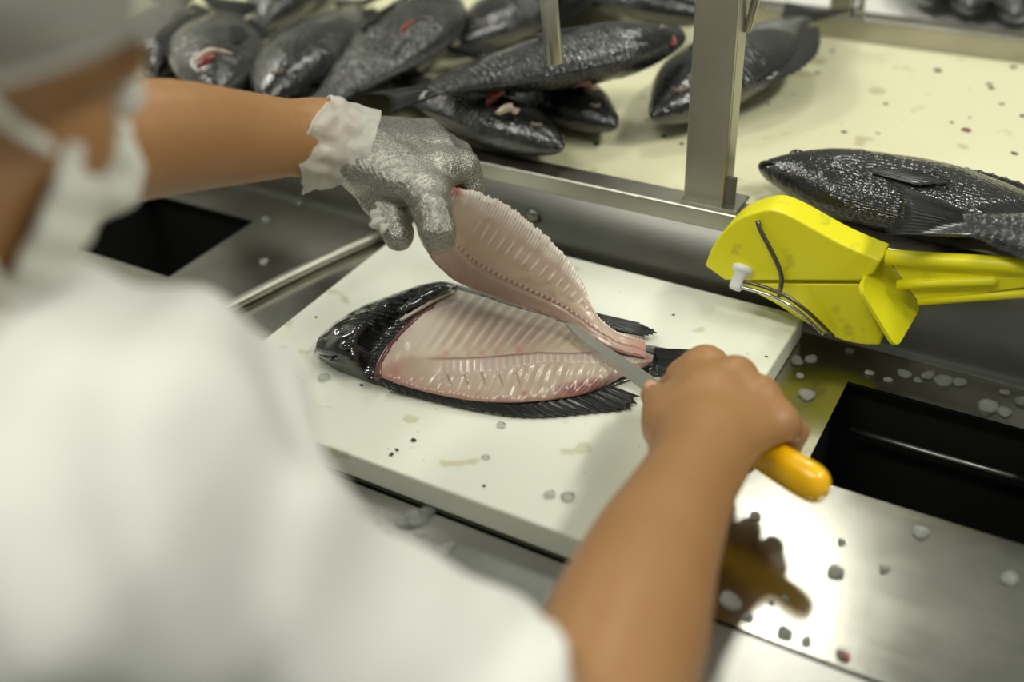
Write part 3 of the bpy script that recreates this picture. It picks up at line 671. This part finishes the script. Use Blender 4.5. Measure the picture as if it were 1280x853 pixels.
for i in range(4):
    a_, b_, c_ = gq[i-1], gq[i], gq[(i+1) % 4]; ua = (a_-b_)/np.linalg.norm(a_-b_); uc = (c_-b_)/np.linalg.norm(c_-b_)
    for q in np.linspace(0, 1, 6): rim.append((b_+ua*.009)*(1-q)**2+2*q*(1-q)*b_+(b_+uc*.009)*q*q)
rim = np.array(rim); n = len(rim)
o = mesh('guard_plate', np.concatenate([rim+gn*.002, rim-gn*.002]), [tuple(range(n)), tuple(range(2*n-1, n-1, -1))]+[(i, n+i, n+(i+1) % n, (i+1) % n) for i in range(n)], YEL, sh, smooth=False); bevel(o, .0008, 2)
slab('handle_web', [(1112, 328), (1280, 336), (1345, 340), (1345, 366), (1280, 360), (1148, 378)], .777, .782, YEL, sh, .001)
ha, hb = YP(1108, 322, .779), YP(1345, 337, .779)
tube('handle_bar', [ha+(hb-ha)*q for q in np.linspace(0, 1, 8)], .0066, YEL, sh, 14)
ha, hb = YP(1122, 356, .776), YP(1248, 351, .776)
Vt, Ft = tube_geo([ha+(hb-ha)*q for q in (0, .3, .6, .95, .985, 1)], [.0042, .0042, .0042, .0042, .003, .001], 12); mesh('handle_rib', Vt, Ft, YEL, sh)
ha, hb = YP(1148, 377, .779), YP(1345, 362, .779); tube('handle_edge', [ha, (ha+hb)/2, hb], .0036, YEL, sh, 12)
pa, pb = YP(928, 338, .766), YP(917, 366, .752); pd = (pb-pa)/np.linalg.norm(pb-pa)
Vt, Ft = tube_geo([pa-pd*.004, pa-pd*.003, pa+pd*.001, pa+pd*.002, pa+pd*.003, pa+pd*.016, pa+pd*.018], [.0075, .0092, .0092, .008, .0062, .0058, .0045], 20); mesh('white_plug', Vt, Ft, PEG, sh)
tube('wire_hook', arc([YP(947, 276, .7655), YP(950, 287, .763), YP(962, 310, .761), YP(973, 333, .760), (YP(977, 350, .760)), YP(974, 370, .763)], 26), .0021, WIRE, sh, 8)
tube('wire_loop', arc([YP(930, 352, .756), YP(958, 360, .754), YP(985, 372, .755), YP(1012, 392, .758), YP(1042, 421, .766)], 26), .0017, WIRE, sh, 8)
tube('wire_loop', arc([YP(926, 359, .754), YP(955, 367, .752), YP(980, 378, .753), YP(1005, 395, .757), YP(1030, 419, .766)], 26), .0017, BLADE, sh, 8)

# ------------------------------------------------------------------ ice, scraps, drops
def chip(seed, rough=.35, flat=.7):
    bm = bmesh.new(); bmesh.ops.create_icosphere(bm, subdivisions=3, radius=1.0); r_ = np.random.default_rng(seed)
    P = np.array([v.co[:] for v in bm.verts]); d = rough*noise(P+seed*9.1, .9)+.12*noise(P+seed, .35)
    for v, k_ in zip(bm.verts, d): v.co *= (1+k_); v.co.z = max(v.co.z*flat, -.35)
    me = bpy.data.meshes.new('ice_chip'); bm.to_mesh(me); bm.free(); me.materials.append(ICE); me.polygons.foreach_set('use_smooth', [True]*len(me.polygons)); return me
CH = [chip(i) for i in range(6)]
def bits(name, lst, z, label, cat, group, meshes, mat=None, flat=1.0):
    for i, (a_, b_, r_) in enumerate(lst):
        p = Z(a_, b_, z); sc_ = r_*np.linalg.norm(p-CAM)/FPX
        me = meshes[i % len(meshes)]; o = bpy.data.objects.new(name, me); col.objects.link(o)
        o.location = (p[0], p[1], z+sc_*.34*flat); o.scale = (sc_, sc_*(.75+.3*random.random()), sc_*flat); o.rotation_euler = (0, 0, random.random()*6.28)
        tag(o, label[i] if isinstance(label, list) else label, cat, group)
L1 = ['largest lump of melting ice on the scratched steel in front of the board', 'ice chip touching the left side of the largest ice lump', 'ice chip on the board side of the largest ice lump',
      'small ice chip just below the largest ice lump', 'larger of two joined ice chips to the right of the largest lump', 'smaller of two joined ice chips to the right of the largest lump',
      'ice chip between the largest lump and the white shirt', 'tiny ice chip closest to the white shirt', 'tiny ice chip alone on the front steel below the board', 'ice chip at the front edge of the board beside the bare forearm']
bits('ice_chip', [(520, 650, 15), (503, 655, 9), (533, 641, 11), (523, 668, 7), (555, 690, 9), (562, 683, 6), (484, 666, 6), (470, 652, 5), (641, 760, 5), (690, 690, 7)], -.001, L1, 'ice chip', 'ice chips in front of the board', CH, flat=.6)
L2 = ['ice chip beside the right edge of the board under the wire loop', 'second ice chip from the board, under the yellow sheath', 'large ice chip left of the corner of the right chute opening', 'ice chip right below the yellow sheath, against the back wall',
      'ice chip above the left corner of the right chute opening', 'leftmost of the row of ice chips above the right chute opening', 'tiny ice chip between two bigger ones above the right chute opening', 'third in the row of ice chips above the right chute opening',
      'flat wide ice chip in the row above the right chute opening', 'last chip of the row above the right chute opening, next to the wide one', 'big ice chip above the chute opening near the right edge', 'ice chip right of the big one near the right edge',
      'lone small ice chip near the back wall at far right', 'ice chip cut by the right edge of the picture', 'tiny ice chip left of the row above the right chute opening', 'small ice chip by the board edge above the large chip']
bits('ice_chip', [(996, 452, 8), (1015, 450, 7), (1009, 494, 11), (1062, 440, 6), (1087, 467, 6), (1131, 468, 8), (1147, 476, 5), (1161, 470, 8), (1179, 477, 11), (1199, 479, 8), (1235, 510, 12), (1256, 515, 8), (1256, 491, 6), (1276, 503, 8), (1110, 475, 5), (1000, 470, 5)], .0005, L2, 'ice chip', 'ice chips round the right chute opening', CH, flat=.5)
L3 = ['ice chip on the steel between the wrist and the knife handle', 'biggest ice chip beside the bare forearm on the shiny steel', 'ice chip below the rounded end of the knife handle', 'ice chip near the front edge of the right chute opening', 'small round ice chip in the middle of the shiny steel',
      'ice chip near the right edge of the picture on the front steel', 'tiny dark-edged ice chip under the knife handle end', 'ice chip next to the reddish scrap at the seam', 'ice chip lying on the seam of the front steel', 'small ice chip on the seam right of the bigger one', 'left of two tiny ice chips in the bright reflection', 'right of two tiny ice chips in the bright reflection', 'ice chip just below the biggest one beside the forearm']
bits('ice_chip', [(944, 646, 7), (914, 752, 13), (1044, 716, 11), (1150, 667, 9), (1106, 712, 6), (1262, 724, 9), (1052, 678, 5), (1052, 820, 7), (980, 792, 10), (1008, 803, 7), (964, 753, 4), (981, 749, 4), (935, 772, 7)], .0005, L3, 'ice chip', 'ice chips below the knife handle', CH, flat=.6)
L4 = ['ice chip just right of the left chute opening', 'ice chip under the forearm at the foot of the back wall', 'ice chip on the foot of the back wall below the glove cuff', 'ice chip between the left chute opening and the rod', 'ice chip near the gloved thumb at the back wall', 'ice chip lying close beside the steel rod']
bits('ice_chip', [(332, 275, 6), (345, 241, 8), (375, 254, 7), (330, 327, 6), (420, 262, 6), (365, 348, 6)], .0005, L4, 'ice chip', 'ice chips near the left chute opening', CH, flat=.5)
DRM = bpy.data.materials['ice']
bits('water_drop', [(710, 623, 9), (686, 620, 7), (405, 473, 8), (627, 533, 6), (607, 573, 5)], .025, ['larger water drop near the front of the board by the forearm', 'smaller water drop left of the larger one on the board', 'water drop on the board below the fish head', 'water drop on the board just below the dorsal fin', 'small water drop in the middle of the board front'], 'water drop', 'water drops on the cutting board', CH, flat=.7)
SCR = M('dark_scrap', (.03, .025, .015), .4, 0, coat=.3)
def scrap(seed, m):
    me = chip(seed, .5, .5); me.name = 'fish_scrap'; me.materials.clear(); me.materials.append(m); return me
SC = [scrap(20+i, SCR) for i in range(3)]; SR = [scrap(30, GUT), scrap(31, GUT_P)]
bits('fish_scrap', [(489, 569, 3), (496, 563, 2.6), (378, 476, 1.6), (395, 397, 1.8), (452, 482, 2.2), (517, 551, 3), (842, 394, 1.8), (958, 446, 1.8), (605, 608, 2)], .025, ['longer of two black slivers on the front left of the board', 'shorter of two black slivers on the front left of the board', 'dark speck on the board next to the white shirt', 'brown speck on the board near the steel rod', 'dark speck on the board under the fish head', 'curled dark hair-like scrap above the two slivers', 'dark speck on the board between fillet tail and sheath', 'dark speck on the board behind the bare hand', 'reddish dark speck near the middle of the board front'], 'fish scrap', 'dark scraps on the cutting board', SC, flat=.6)
bits('fish_scrap', [(1172, 88, 4.3), (1239, 110, 3.7), (1267, 84, 3.7), (1236, 105, 3.1), (1022, 91, 3.1), (1055, 165, 3.1), (1040, 64, 3.1), (960, 130, 2.5), (1190, 153, 2.5), (1107, 130, 2.5), (830, 170, 3.7), (745, 180, 3.7), (1252, 130, 2.5), (1268, 192, 3.7), (1212, 147, 1.9), (1278, 145, 3.1)], .091, ['dark speck on the belt below the far rail, nearest its middle', 'larger of two neighbouring dark specks near the right edge of the belt', 'dark speck under the far rail at the right edge', 'smaller of two neighbouring dark specks near the right edge of the belt', 'dark speck on the belt right of the raised fish tail', 'dark speck on the belt above the back of the single fish', 'dark speck under the far rail beside the raised fish tail', 'dark speck on the belt close to the right side of the post', 'tiny dark speck next to the long red shred', 'tiny dark speck in the middle of the clear belt', 'dark speck on the belt just left of the post', 'dark speck on the belt right of the torn-gill fish', 'tiny dark speck between the red shred and the right edge', 'dark speck on the belt above the tail of the single fish', 'tiniest dark speck above the long red shred', 'dark speck cut by the right edge of the picture on the belt'], 'fish scrap', 'dark specks on the cream belt', SC, flat=.25)
bits('fish_scrap', [(1208, 163, 5), (1097, 167, 3), (852, 180, 3)], .091, ['long red shred of flesh on the belt above the single fish', 'small red spot on the belt near the back of the single fish', 'faint red shred on the belt left of the steel post'], 'fish scrap', 'red shreds on the cream belt', SR, flat=.4)
bits('fish_scrap', [(1056, 822, 6)], .0005, 'small reddish fish scrap at the steel seam', 'fish scrap', None, SR)

OFF = [scrap(40, GUT_P), scrap(41, GUT), scrap(42, SCR)]
for i, ((x_, y_, s_), lb) in enumerate(zip(((-.055, .672, .034), (-.005, .650, .030), (-.035, .700, .036)), ('pinkish fish offcut deep in the right chute opening', 'dark red fish offcut deep in the right chute opening', 'black piece of fish skin deep in the right chute opening'))):
    o = bpy.data.objects.new('fish_offcut', OFF[i]); col.objects.link(o); o.location = (x_, y_, -.2165+s_*.30); o.scale = (s_, s_*.7, s_*.9); o.rotation_euler = (0, 0, i*1.3)
    tag(o, lb, 'fish offcut', 'offcuts in the chute')

# ------------------------------------------------------------------ the worker
pr_ = empty('person', (-.40, .12, -.90), 'worker in a white shirt, hairnet and face mask filleting the fish', 'person')
nrm = lambda v: np.asarray(v, float)/np.linalg.norm(v)
# joints (metres)
R_EL = T(738, 915, .475); R_M1 = T(778, 800, .53); R_M2 = T(814, 697, .59); R_WR = Z(873, 578, .094)
R_SH = T(180, 632, .40)
L_WR = T(402, 173, .815); L_M2 = T(300, 172, .765); L_M1 = T(205, 172, .715); L_EL = T(70, 188, .655)
L_SH = np.array([-.58, .155, .20])
NECK = np.array([-.395, .125, .235]); 
HEADP = math.radians(40); HEADY = math.radians(-10)               # gaze: down, and a little to her left
gz = np.array([-math.sin(HEADY)*math.cos(HEADP), math.cos(HEADY)*math.cos(HEADP), -math.sin(HEADP)])
hx = nrm(np.cross(gz, [0, 0, 1.0])); hu = np.cross(hx, gz); HA = np.stack([hx, gz, hu])   # right, forward, up of the head
HC = T(140, 100, .44)-hx*.030-gz*.082-hu*.004                    # head centre, set back from the right eye
def hp(a, b, c): return HC+hx*a+gz*b+hu*c
body = Solid()
# head: skull, face, jaw, nose, brow, cheek, ear, neck
body.ell(hp(0, -.008, .030), HA, (.072, .092, .084), .02)
body.ell(hp(0, .030, -.030), HA, (.058, .062, .082), .03)
body.ell(hp(0, .052, -.080), HA, (.030, .030, .026), .03)
body.cone(hp(0, .086, .006), hp(0, .112, -.034), .007, .012, .012)
for s_ in (1, -1):
    body.cone(hp(s_*.018, .090, .016), hp(s_*.046, .074, .014), .008, .007, .016)
    body.ell(hp(s_*.040, .066, -.026), HA, (.018, .018, .016), .02)
    body.ell(hp(s_*.032, .096, .001), HA, (.017, .014, .011), .012, sub=True)
    body.ell(hp(s_*.066, -.008, -.010), HA, (.009, .017, .030), .006)
body.cone(hp(-.006, -.030, -.060), NECK, .052, .056, .03)
# trunk under the clothes
body.cone(NECK, NECK+[0, -.02, -.12], .06, .11, .05).cone(NECK+[0, -.02, -.12], [-.40, .06, -.30], .12, .12, .05, flat=(0, 1, 0), fl=1.35)
# right arm and hand
r_end = T(570, 916, .455)
body.chain([(R_SH, .036), (r_end, .036), (R_EL, .039)], .004)
R_M3 = R_M2*.5+R_WR*.5+(R_M2-R_M1)*.02
def limb(pts):
    q = catmull([np.r_[a_, r_] for a_, r_ in pts], 16); body.chain([(v[:3], v[3]) for v in q], .00001)
limb([(R_EL, .040), (R_M1, .0420), (R_M2, .0375), (R_M3, .0325), (R_WR, .0290)])
RCP = Z(884, 546, .095)
fl_n = nrm(np.cross(Z(975, 530, .084)-RCP, Z(888, 460, .090)-RCP)); fl_n = fl_n if fl_n[2] > 0 else -fl_n
body.cone(R_WR, RCP, .0285, .0255, .010, flat=fl_n, fl=1.15)
MC = {'i': Z(884, 459, .088), 'm': Z(921, 470, .094), 'r': Z(951, 496, .092), 'l': Z(974, 529, .084)}
for k_, off in (('i', -.014), ('m', -.005), ('r', .005), ('l', .014)):
    side = nrm(MC['l']-MC['i']); body.cone(RCP+side*off, MC[k_], .0160, .0122, .016, flat=fl_n, fl=1.12)
    body.ell(MC[k_]+fl_n*.0015, np.eye(3), (.0098, .0098, .0098), .012)
body.cone(RCP*.5+MC['m']*.5-fl_n*.004, RCP*.45+MC['r']*.55-fl_n*.004, .020, .019, .014, flat=fl_n, fl=1.5)
def finger(pts, k=.0045):
    body.cone(pts[0][0], pts[1][0], pts[0][1], pts[1][1], .008)
    for (a_, ra_), (b_, rb_) in zip(pts[1:-1], pts[2:]): body.cone(a_, b_, ra_, rb_, k)
kc = lambda q: kn_h+kx*(kl*q)                                      # points on the handle axis
def curl(mc, q, r0=.0098):
    """finger closing round the handle: over its far side and back underneath"""
    c = kc(q); fwd = nrm(np.cross(kx, [0, 0, 1.0])); fwd = fwd if fwd[1] > 0 else -fwd
    p1 = c+fwd*.0245+np.array([0, 0, .010]); p2 = c+fwd*.017+np.array([0, 0, -.0165]); p3 = c+fwd*(.001 if q < .6 else .010)+np.array([0, 0, -.0205])
    finger([(mc, r0+.001), (p1, r0), (p2, r0-.0012), (p3, r0-.0020)])
curl(MC['m'], .40); curl(MC['r'], .56, .0092); curl(MC['l'], .70, .0084)
finger([(MC['i'], .0122), (Z(853, 471, .078), .0112), (Z(839, 485, .058), .0098), (Z(846, 506, .045), .0084)])
# thumb laid along the handle towards the blade
TH0, TH1, TH2, TH3 = Z(850, 560, .088), Z(838, 533, .083), Z(827, 511, .076), Z(817, 494, .070)
body.cone(RCP*.7+R_WR*.3, TH0, .019, .0165, .016).cone(TH0, TH1, .0175, .0145, .010).cone(TH1, TH2, .0140, .0120, .006).cone(TH2, TH3, .0118, .0098, .005)
body.cone(TH1, MC['i']*.6+RCP*.4, .014, .014, .02).cone(TH2*.6+TH1*.4, MC['i']*.75+Z(853, 471, .078)*.25, .0095, .011, .016)
# left arm and hand
body.chain([(L_SH, .046), ((L_SH+L_EL)/2, .043), (L_EL, .040)], .004)
limb([(L_EL, .041), (L_M1, .0390), (L_M2, .0335), (L_M2*.45+L_WR*.55, .0290), (L_WR, .0265)])
LH = Solid()                                                      # the left hand on its own, reused for the gloves
LC = T(452, 190, .822); ldir = nrm(T(540, 215, .825)-T(430, 180, .818))
LMi, LMm, LMr, LMl = T(536, 240, .812), T(548, 212, .828), T(546, 188, .845), T(532, 172, .862)
lfl = nrm(np.cross(LMl-LC, LMi-LC)); lfl = lfl if lfl@(CAM-LC) > 0 else -lfl
LH.cone(L_WR, LC, .0250, .0235, .02)
for mc_, q in ((LMi, .012), (LMm, .004), (LMr, -.005), (LMl, -.013)):
    sd = nrm(LMi-LMl); LH.cone(LC+sd*q, mc_, .0165, .0125, .014, flat=lfl, fl=1.1)
LH.cone(LC*.5+LMi*.5, LC*.5+LMl*.5, .018, .016, .016, flat=lfl, fl=1.3)
def lf(*pts):
    LH.cone(pts[0][0], pts[1][0], pts[0][1], pts[1][1], .009)
    for (a_, ra_), (b_, rb_) in zip(pts[1:-1], pts[2:]): LH.cone(a_, b_, ra_, rb_, .005)
lf((LMi, .0125), (T(541, 264, .799), .0118), (T(546, 288, .797), .0108), (T(548, 299, .802), .0096))      # index, in front of the fillet
lf((LMm, .0120), (T(577, 210, .840), .0108), (T(586, 232, .848), .0098), (T(580, 248, .852), .0090))      # the others behind it
lf((LMr, .0115), (T(570, 196, .862), .0104), (T(580, 222, .868), .0094), (T(572, 240, .866), .0084))
lf((LMl, .0105), (T(556, 185, .880), .0095), (T(566, 212, .884), .0085), (T(560, 228, .880), .0078))
lf((T(462, 222, .828), .0165), (T(480, 252, .830), .0128), (T(490, 275, .826), .0112), (T(498, 294, .820), .0098))   # thumb
body.p += LH.p
lo = np.min([HC-.15, [-.66, -.06, -.32], L_EL-.06], 0); lo = np.array([min(lo[0], -.66), -.06, -.34])
V, F = solid_mesh(body, lo, (-.03, .76, .52), .0021)
o = mesh('body', V, F, SKIN, pr_)
sm_ = o.modifiers.new('relax', 'SMOOTH'); sm_.factor = .4; sm_.iterations = 2
# thumb nail
c_ = TH3+nrm(CAM-TH3)*.0052+np.array([0, 0, .0040]); tdir = nrm(TH3-TH2); tn = nrm(nrm(CAM-TH3)*.6+np.array([-.15, 0, .8])); tn = nrm(tn-tdir*(tn@tdir)); ts_ = np.cross(tdir, tn)
V = []; 
for i in range(9):
    for j in range(9):
        a_, b_ = (i/8-.5)*2, (j/8-.5)*2; lim = math.sqrt(max(0, 1-.55*a_*a_)); V.append(TH3+tdir*(.001+.0058*a_)+ts_*b_*.0052*lim+tn*(.0104-.0036*b_*b_*lim-.0012*max(0, a_)**2))
mesh('nail', V, grid_faces(9, 9), NAIL, pr_).modifiers.new('s', 'SOLIDIFY').thickness = .0008

# ring-mesh glove over a thin plastic glove
GV = Solid(); GV.p = [p if p[0] == 'e' else ('c', p[1], p[2], p[3]+.0026, p[4]+.0026, p[5], p[6], p[7], p[8]) for p in LH.p]
wdir = nrm(LC-L_WR); wcut = T(434, 176, .82)
def cut(P, d):
    e_ = -((P-wcut)@wdir)+.0025*noise(P, .012); d = d+.0006*noise(P, .006)+.0007*noise(P, .012)
    return np.maximum(d, e_)
V, F = solid_mesh(GV, T(430, 200, .82)-[.07, .07, .14], T(560, 200, .85)+[.08, .09, .07], .0016, cut)
gl = mesh('mesh_glove', V, F, GLOVE, pr_)
# plastic cuff: flared, crumpled tube with a rolled hem
ax_ = nrm(L_WR-LC); c0 = T(462, 186, .824); c1 = T(391, 174, .811); nl, na = 46, 96
e1 = nrm(np.cross(ax_, [0, 0, 1.0])); e2 = np.cross(ax_, e1); V = []
for i in range(nl):
    q = i/(nl-1); c_ = c0*(1-q)+c1*q; c_ = c_+np.array([0, 0, -.001])*q
    r0_ = .0310+.0068*sm(.25, 1, q)
    for j in range(na):
        a_ = 2*math.pi*j/na
        r_ = r0_*(1+.045*math.sin(3*a_+2*q)*q+.03*math.sin(7*a_+5*q+1)*(.4+q)+.02*math.sin(13*a_-6*q))+.0020*noise(np.array([[math.cos(a_)*3, math.sin(a_)*3, q*5]]), .8)[0]
        lag = .005*math.sin(2*a_+.8)*q+.003*noise(np.array([[math.cos(a_)*4, math.sin(a_)*4, 9.0]]), .8)[0]*q
        V.append(c_+ax_*lag+(math.cos(a_)*e1*1.06+math.sin(a_)*e2*.96)*r_)
V = np.array(V); o = mesh('glove_cuff', V, grid_faces(nl, na, True), CUFF, pr_)
ringp = V.reshape(nl, na, 3)[-1]; ringp = np.concatenate([ringp, ringp[:1]]); Vt, Ft = tube_geo(ringp, .0011, 8); mesh('hem', Vt, Ft, CUFF, o).location = (0, 0, 0)
Vt2, Ft2 = tube_geo(arc([T(478, 256, .818), T(472, 268, .814), T(474, 282, .812), T(482, 290, .812)], 18), .0045+.002*np.sin(np.arange(18)*1.3), 10)
mesh('glove_fold', Vt2+.0018*noise(Vt2, .007)[:, None], Ft2, CUFF, pr_)

# shirt
SHT = Solid()
CH = T(270, 640, .46)
SHT.chain([(NECK+[0, -.012, -.035], .075), (NECK+[.0, -.02, -.10], .105)], .04)
SHT.cone(NECK+[-.02, .0, -.03], L_SH, .07, .066, .05).cone(NECK+[.01, -.01, -.03], R_SH, .062, .060, .05)
SHT.cone(NECK+[0, -.02, -.12], [-.40, .05, -.34], .135, .145, .06, flat=(0, 1, 0), fl=1.2)
SHT.cone([-.455, .20, .105], [-.33, .20, .10], .062, .062, .06)
SHT.chain([(R_SH, .064), (R_SH*.45+r_end*.55, .0455), (r_end, .0470)], .015)
SHT.cone(r_end, R_EL, .0495, .053, .015)
SHT.cone(T(50, 440, .46), T(200, 520, .45), .042, .048, .04)
SHT.ell(T(258, 572, .46), np.eye(3), (.047, .047, .047), .05)
l_end = L_SH*.15+L_EL*.85; SHT.chain([(L_SH, .066), (l_end, .060)], .03)
ARM = Solid().chain([(r_end, .039), (R_EL, .043), (R_M1, .045)], .004).chain([((L_SH+L_EL)/2, .046), (L_EL, .046), (L_M1, .045)], .004)
rdir, ldir2 = nrm(R_EL-R_SH), nrm(L_EL-L_SH); rax = nrm(T(700, 812, .47)-T(560, 850, .455))
r_c = T(664, 818, .47)
def folds(P, d):
    q = (P-R_SH)@rdir; perp = np.linalg.norm(P-R_SH-q[..., None]*rdir, axis=-1)
    w1 = .0050*np.sin(q*95+8*noise(P, .09)*.6+2.5*(P[..., 2]*14))*np.exp(-(perp/.10)**2)
    w2 = .013*noise(P, .085)+.0040*noise(P, .035)
    slv = sm(.10, .16, q)*np.exp(-(perp/.09)**4)
    d = d+w1*1.0+w2*(1-.65*slv)-.0015
    re = (P-r_c)@nrm(rdir*.6+rax*.4); le = (P-l_end)@ldir2
    d = np.where(perp < .11, np.maximum(d, re), d)
    pl_ = np.linalg.norm(P-l_end-le[..., None]*ldir2, axis=-1); d = np.where(pl_ < .11, np.maximum(d, le), d); re = np.where(perp < .11, re, -.3); le = np.where(pl_ < .11, le, -.3); re = np.maximum(re, le); le = re
    return np.maximum(d, -ARM.ev(P)+.0012-.6*np.maximum(0, np.minimum(-re, -le)-.012)*np.where(perp < .11, 1, 1))
V, F = solid_mesh(SHT, (-.70, -.12, -.50), (.0, .42, .40), .0038, folds, reach=.03)
o = mesh('shirt', V, F, SHIRT, pr_); s_ = o.modifiers.new('relax', 'SMOOTH'); s_.factor = .5; s_.iterations = 4
# collar band
cc = NECK*.72+(hp(-.006, -.03, -.06))*.28; cax = nrm(hp(-.006, -.03, -.06)-NECK); ce1 = nrm(np.cross(cax, [1, 0, 0])); ce2 = np.cross(cax, ce1)
V = [cc+cax*(-.012+.030*i/5)+(ce1*math.cos(2*math.pi*j/48)+ce2*math.sin(2*math.pi*j/48))*(.070+.004*math.sin(3*2*math.pi*j/48)-.002*i) for i in range(6) for j in range(48)]
o = mesh('collar', V, grid_faces(6, 48, True), SHIRT, pr_); o.modifiers.new('s', 'SOLIDIFY').thickness = .004

# hairnet, hair, mask, eyes
HN = Solid(); HN.ell(hp(0, -.012, .034), HA, (.096, .122, .100), .02)
def netcut(P, d):
    loc = (P-HC)@HA.T; d = d+.0020*np.sin(loc[..., 0]*160)*np.exp(-((loc[..., 2]-.02)/.03)**2)+.004*noise(P, .03)
    pl_ = loc[..., 2]-(.048+.78*(loc[..., 1]-.09))                  # brim: high on the forehead, low behind the ears
    inner = d+.0042
    return np.maximum(np.maximum(d, -inner), -pl_)
V, F = solid_mesh(HN, HC-.17, HC+.17, .0028, netcut); o = mesh('hairnet', V, F, CAP, pr_)
V = []
for j in range(65):
    a_ = 2*math.pi*j/64; b_ = math.cos(a_)*.084+.012; V.append(hp(math.sin(a_)*.0875, b_, .048+.78*(b_-.09)+.002))
mesh('elastic_band', *tube_geo(np.array(V), .0020, 8), CAP, o).location = (0, 0, 0)
HR = Solid(); HR.ell(hp(0, -.016, .036), HA, (.0765, .0925, .080), .02)
def haircut(P, d): loc = (P-HC)@HA.T; return np.maximum(d, -(loc[..., 2]-(.043+.78*(loc[..., 1]-.09)))+.002*noise(P, .006))
V, F = solid_mesh(HR, HC-.15, HC+.15, .0032, haircut); mesh('hair', V, F, HAIR, pr_)
MK = Solid(); MK.ell(hp(0, .040, -.038), HA, (.060, .062, .070), .02); MK.cone(hp(0, .094, -.008), hp(0, .112, -.036), .010, .016, .02); MK.ell(hp(0, .062, -.080), HA, (.034, .036, .030), .03)
def maskcut(P, d):
    loc = (P-HC)@HA.T; d = d-.0045+.0008*np.sin(loc[..., 2]*330)
    top = loc[..., 2]-(-.017+.28*(loc[..., 1]-.085)*1.0); back = -(loc[..., 1]-.056+.10*(loc[..., 2]+.05)); bot = -(loc[..., 2]+.112)
    return np.maximum.reduce([d, -(d+.0055), top, back, bot])
V, F = solid_mesh(MK, HC-.15, HC+.16, .0022, maskcut); mk = mesh('face_mask', V, F, MASK, pr_)
for s_ in (1, -1):
    for (b0, z0, z1) in ((.060, -.032, -.012), (.058, -.092, -.030)):
        Vt, Ft = tube_geo(arc([hp(s_*.053, b0, z0), hp(s_*.068, b0-.035, (z0+z1)/2-.004), hp(s_*.0755, -.012, z1)], 16), .0028, 8); mesh('ear_loop', Vt, Ft, MASK, mk).location = (0, 0, 0)
    e_ = hp(s_*.031, .0855, .001); o = mesh('eye', *ball(e_, .0115, 12, 18), EYE_W, pr_)
    mesh('iris', *ball(e_+gz*.0072-hu*.002, .0055, 8, 14), EYE_D, o).location = (0, 0, 0)
    Vt, Ft = tube_geo(arc([hp(s_*.015, .1005, .019), hp(s_*.030, .0985, .024), hp(s_*.047, .084, .020)], 14), .0026*np.sin(np.linspace(.4, 2.8, 14)), 8); mesh('eyebrow', Vt, Ft, HAIR, pr_)
# trousers and boots below the shirt
LG = Solid().cone((-.40, .05, -.30), (-.40, .05, -.42), .13, .12, .05, flat=(0, 1, 0), fl=1.2)
for s_ in (-1, 1): LG.chain([((-.40+s_*.075, .05, -.36), .085), ((-.40+s_*.085, .06, -.55), .065), ((-.40+s_*.085, .05, -.83), .055)], .04)
V, F = solid_mesh(LG, (-.62, -.14, -.90), (-.18, .24, -.20), .008); mesh('trousers', V, F, TROUS, pr_)
for s_ in (-1, 1):
    BT = Solid().chain([((-.40+s_*.085, .05, -.72), .062), ((-.40+s_*.085, .05, -.855), .050)], .02).cone((-.40+s_*.085, .04, -.862), (-.40+s_*.095, .17, -.868), .043, .036, .03)
    V, F = solid_mesh(BT, (-.40+s_*.085-.09, -.06, -.92), (-.40+s_*.085+.09, .25, -.62), .006, lambda P, d: np.maximum(d, -(P[..., 2]+.899))); mesh('boot', V, F, BOOT, pr_)
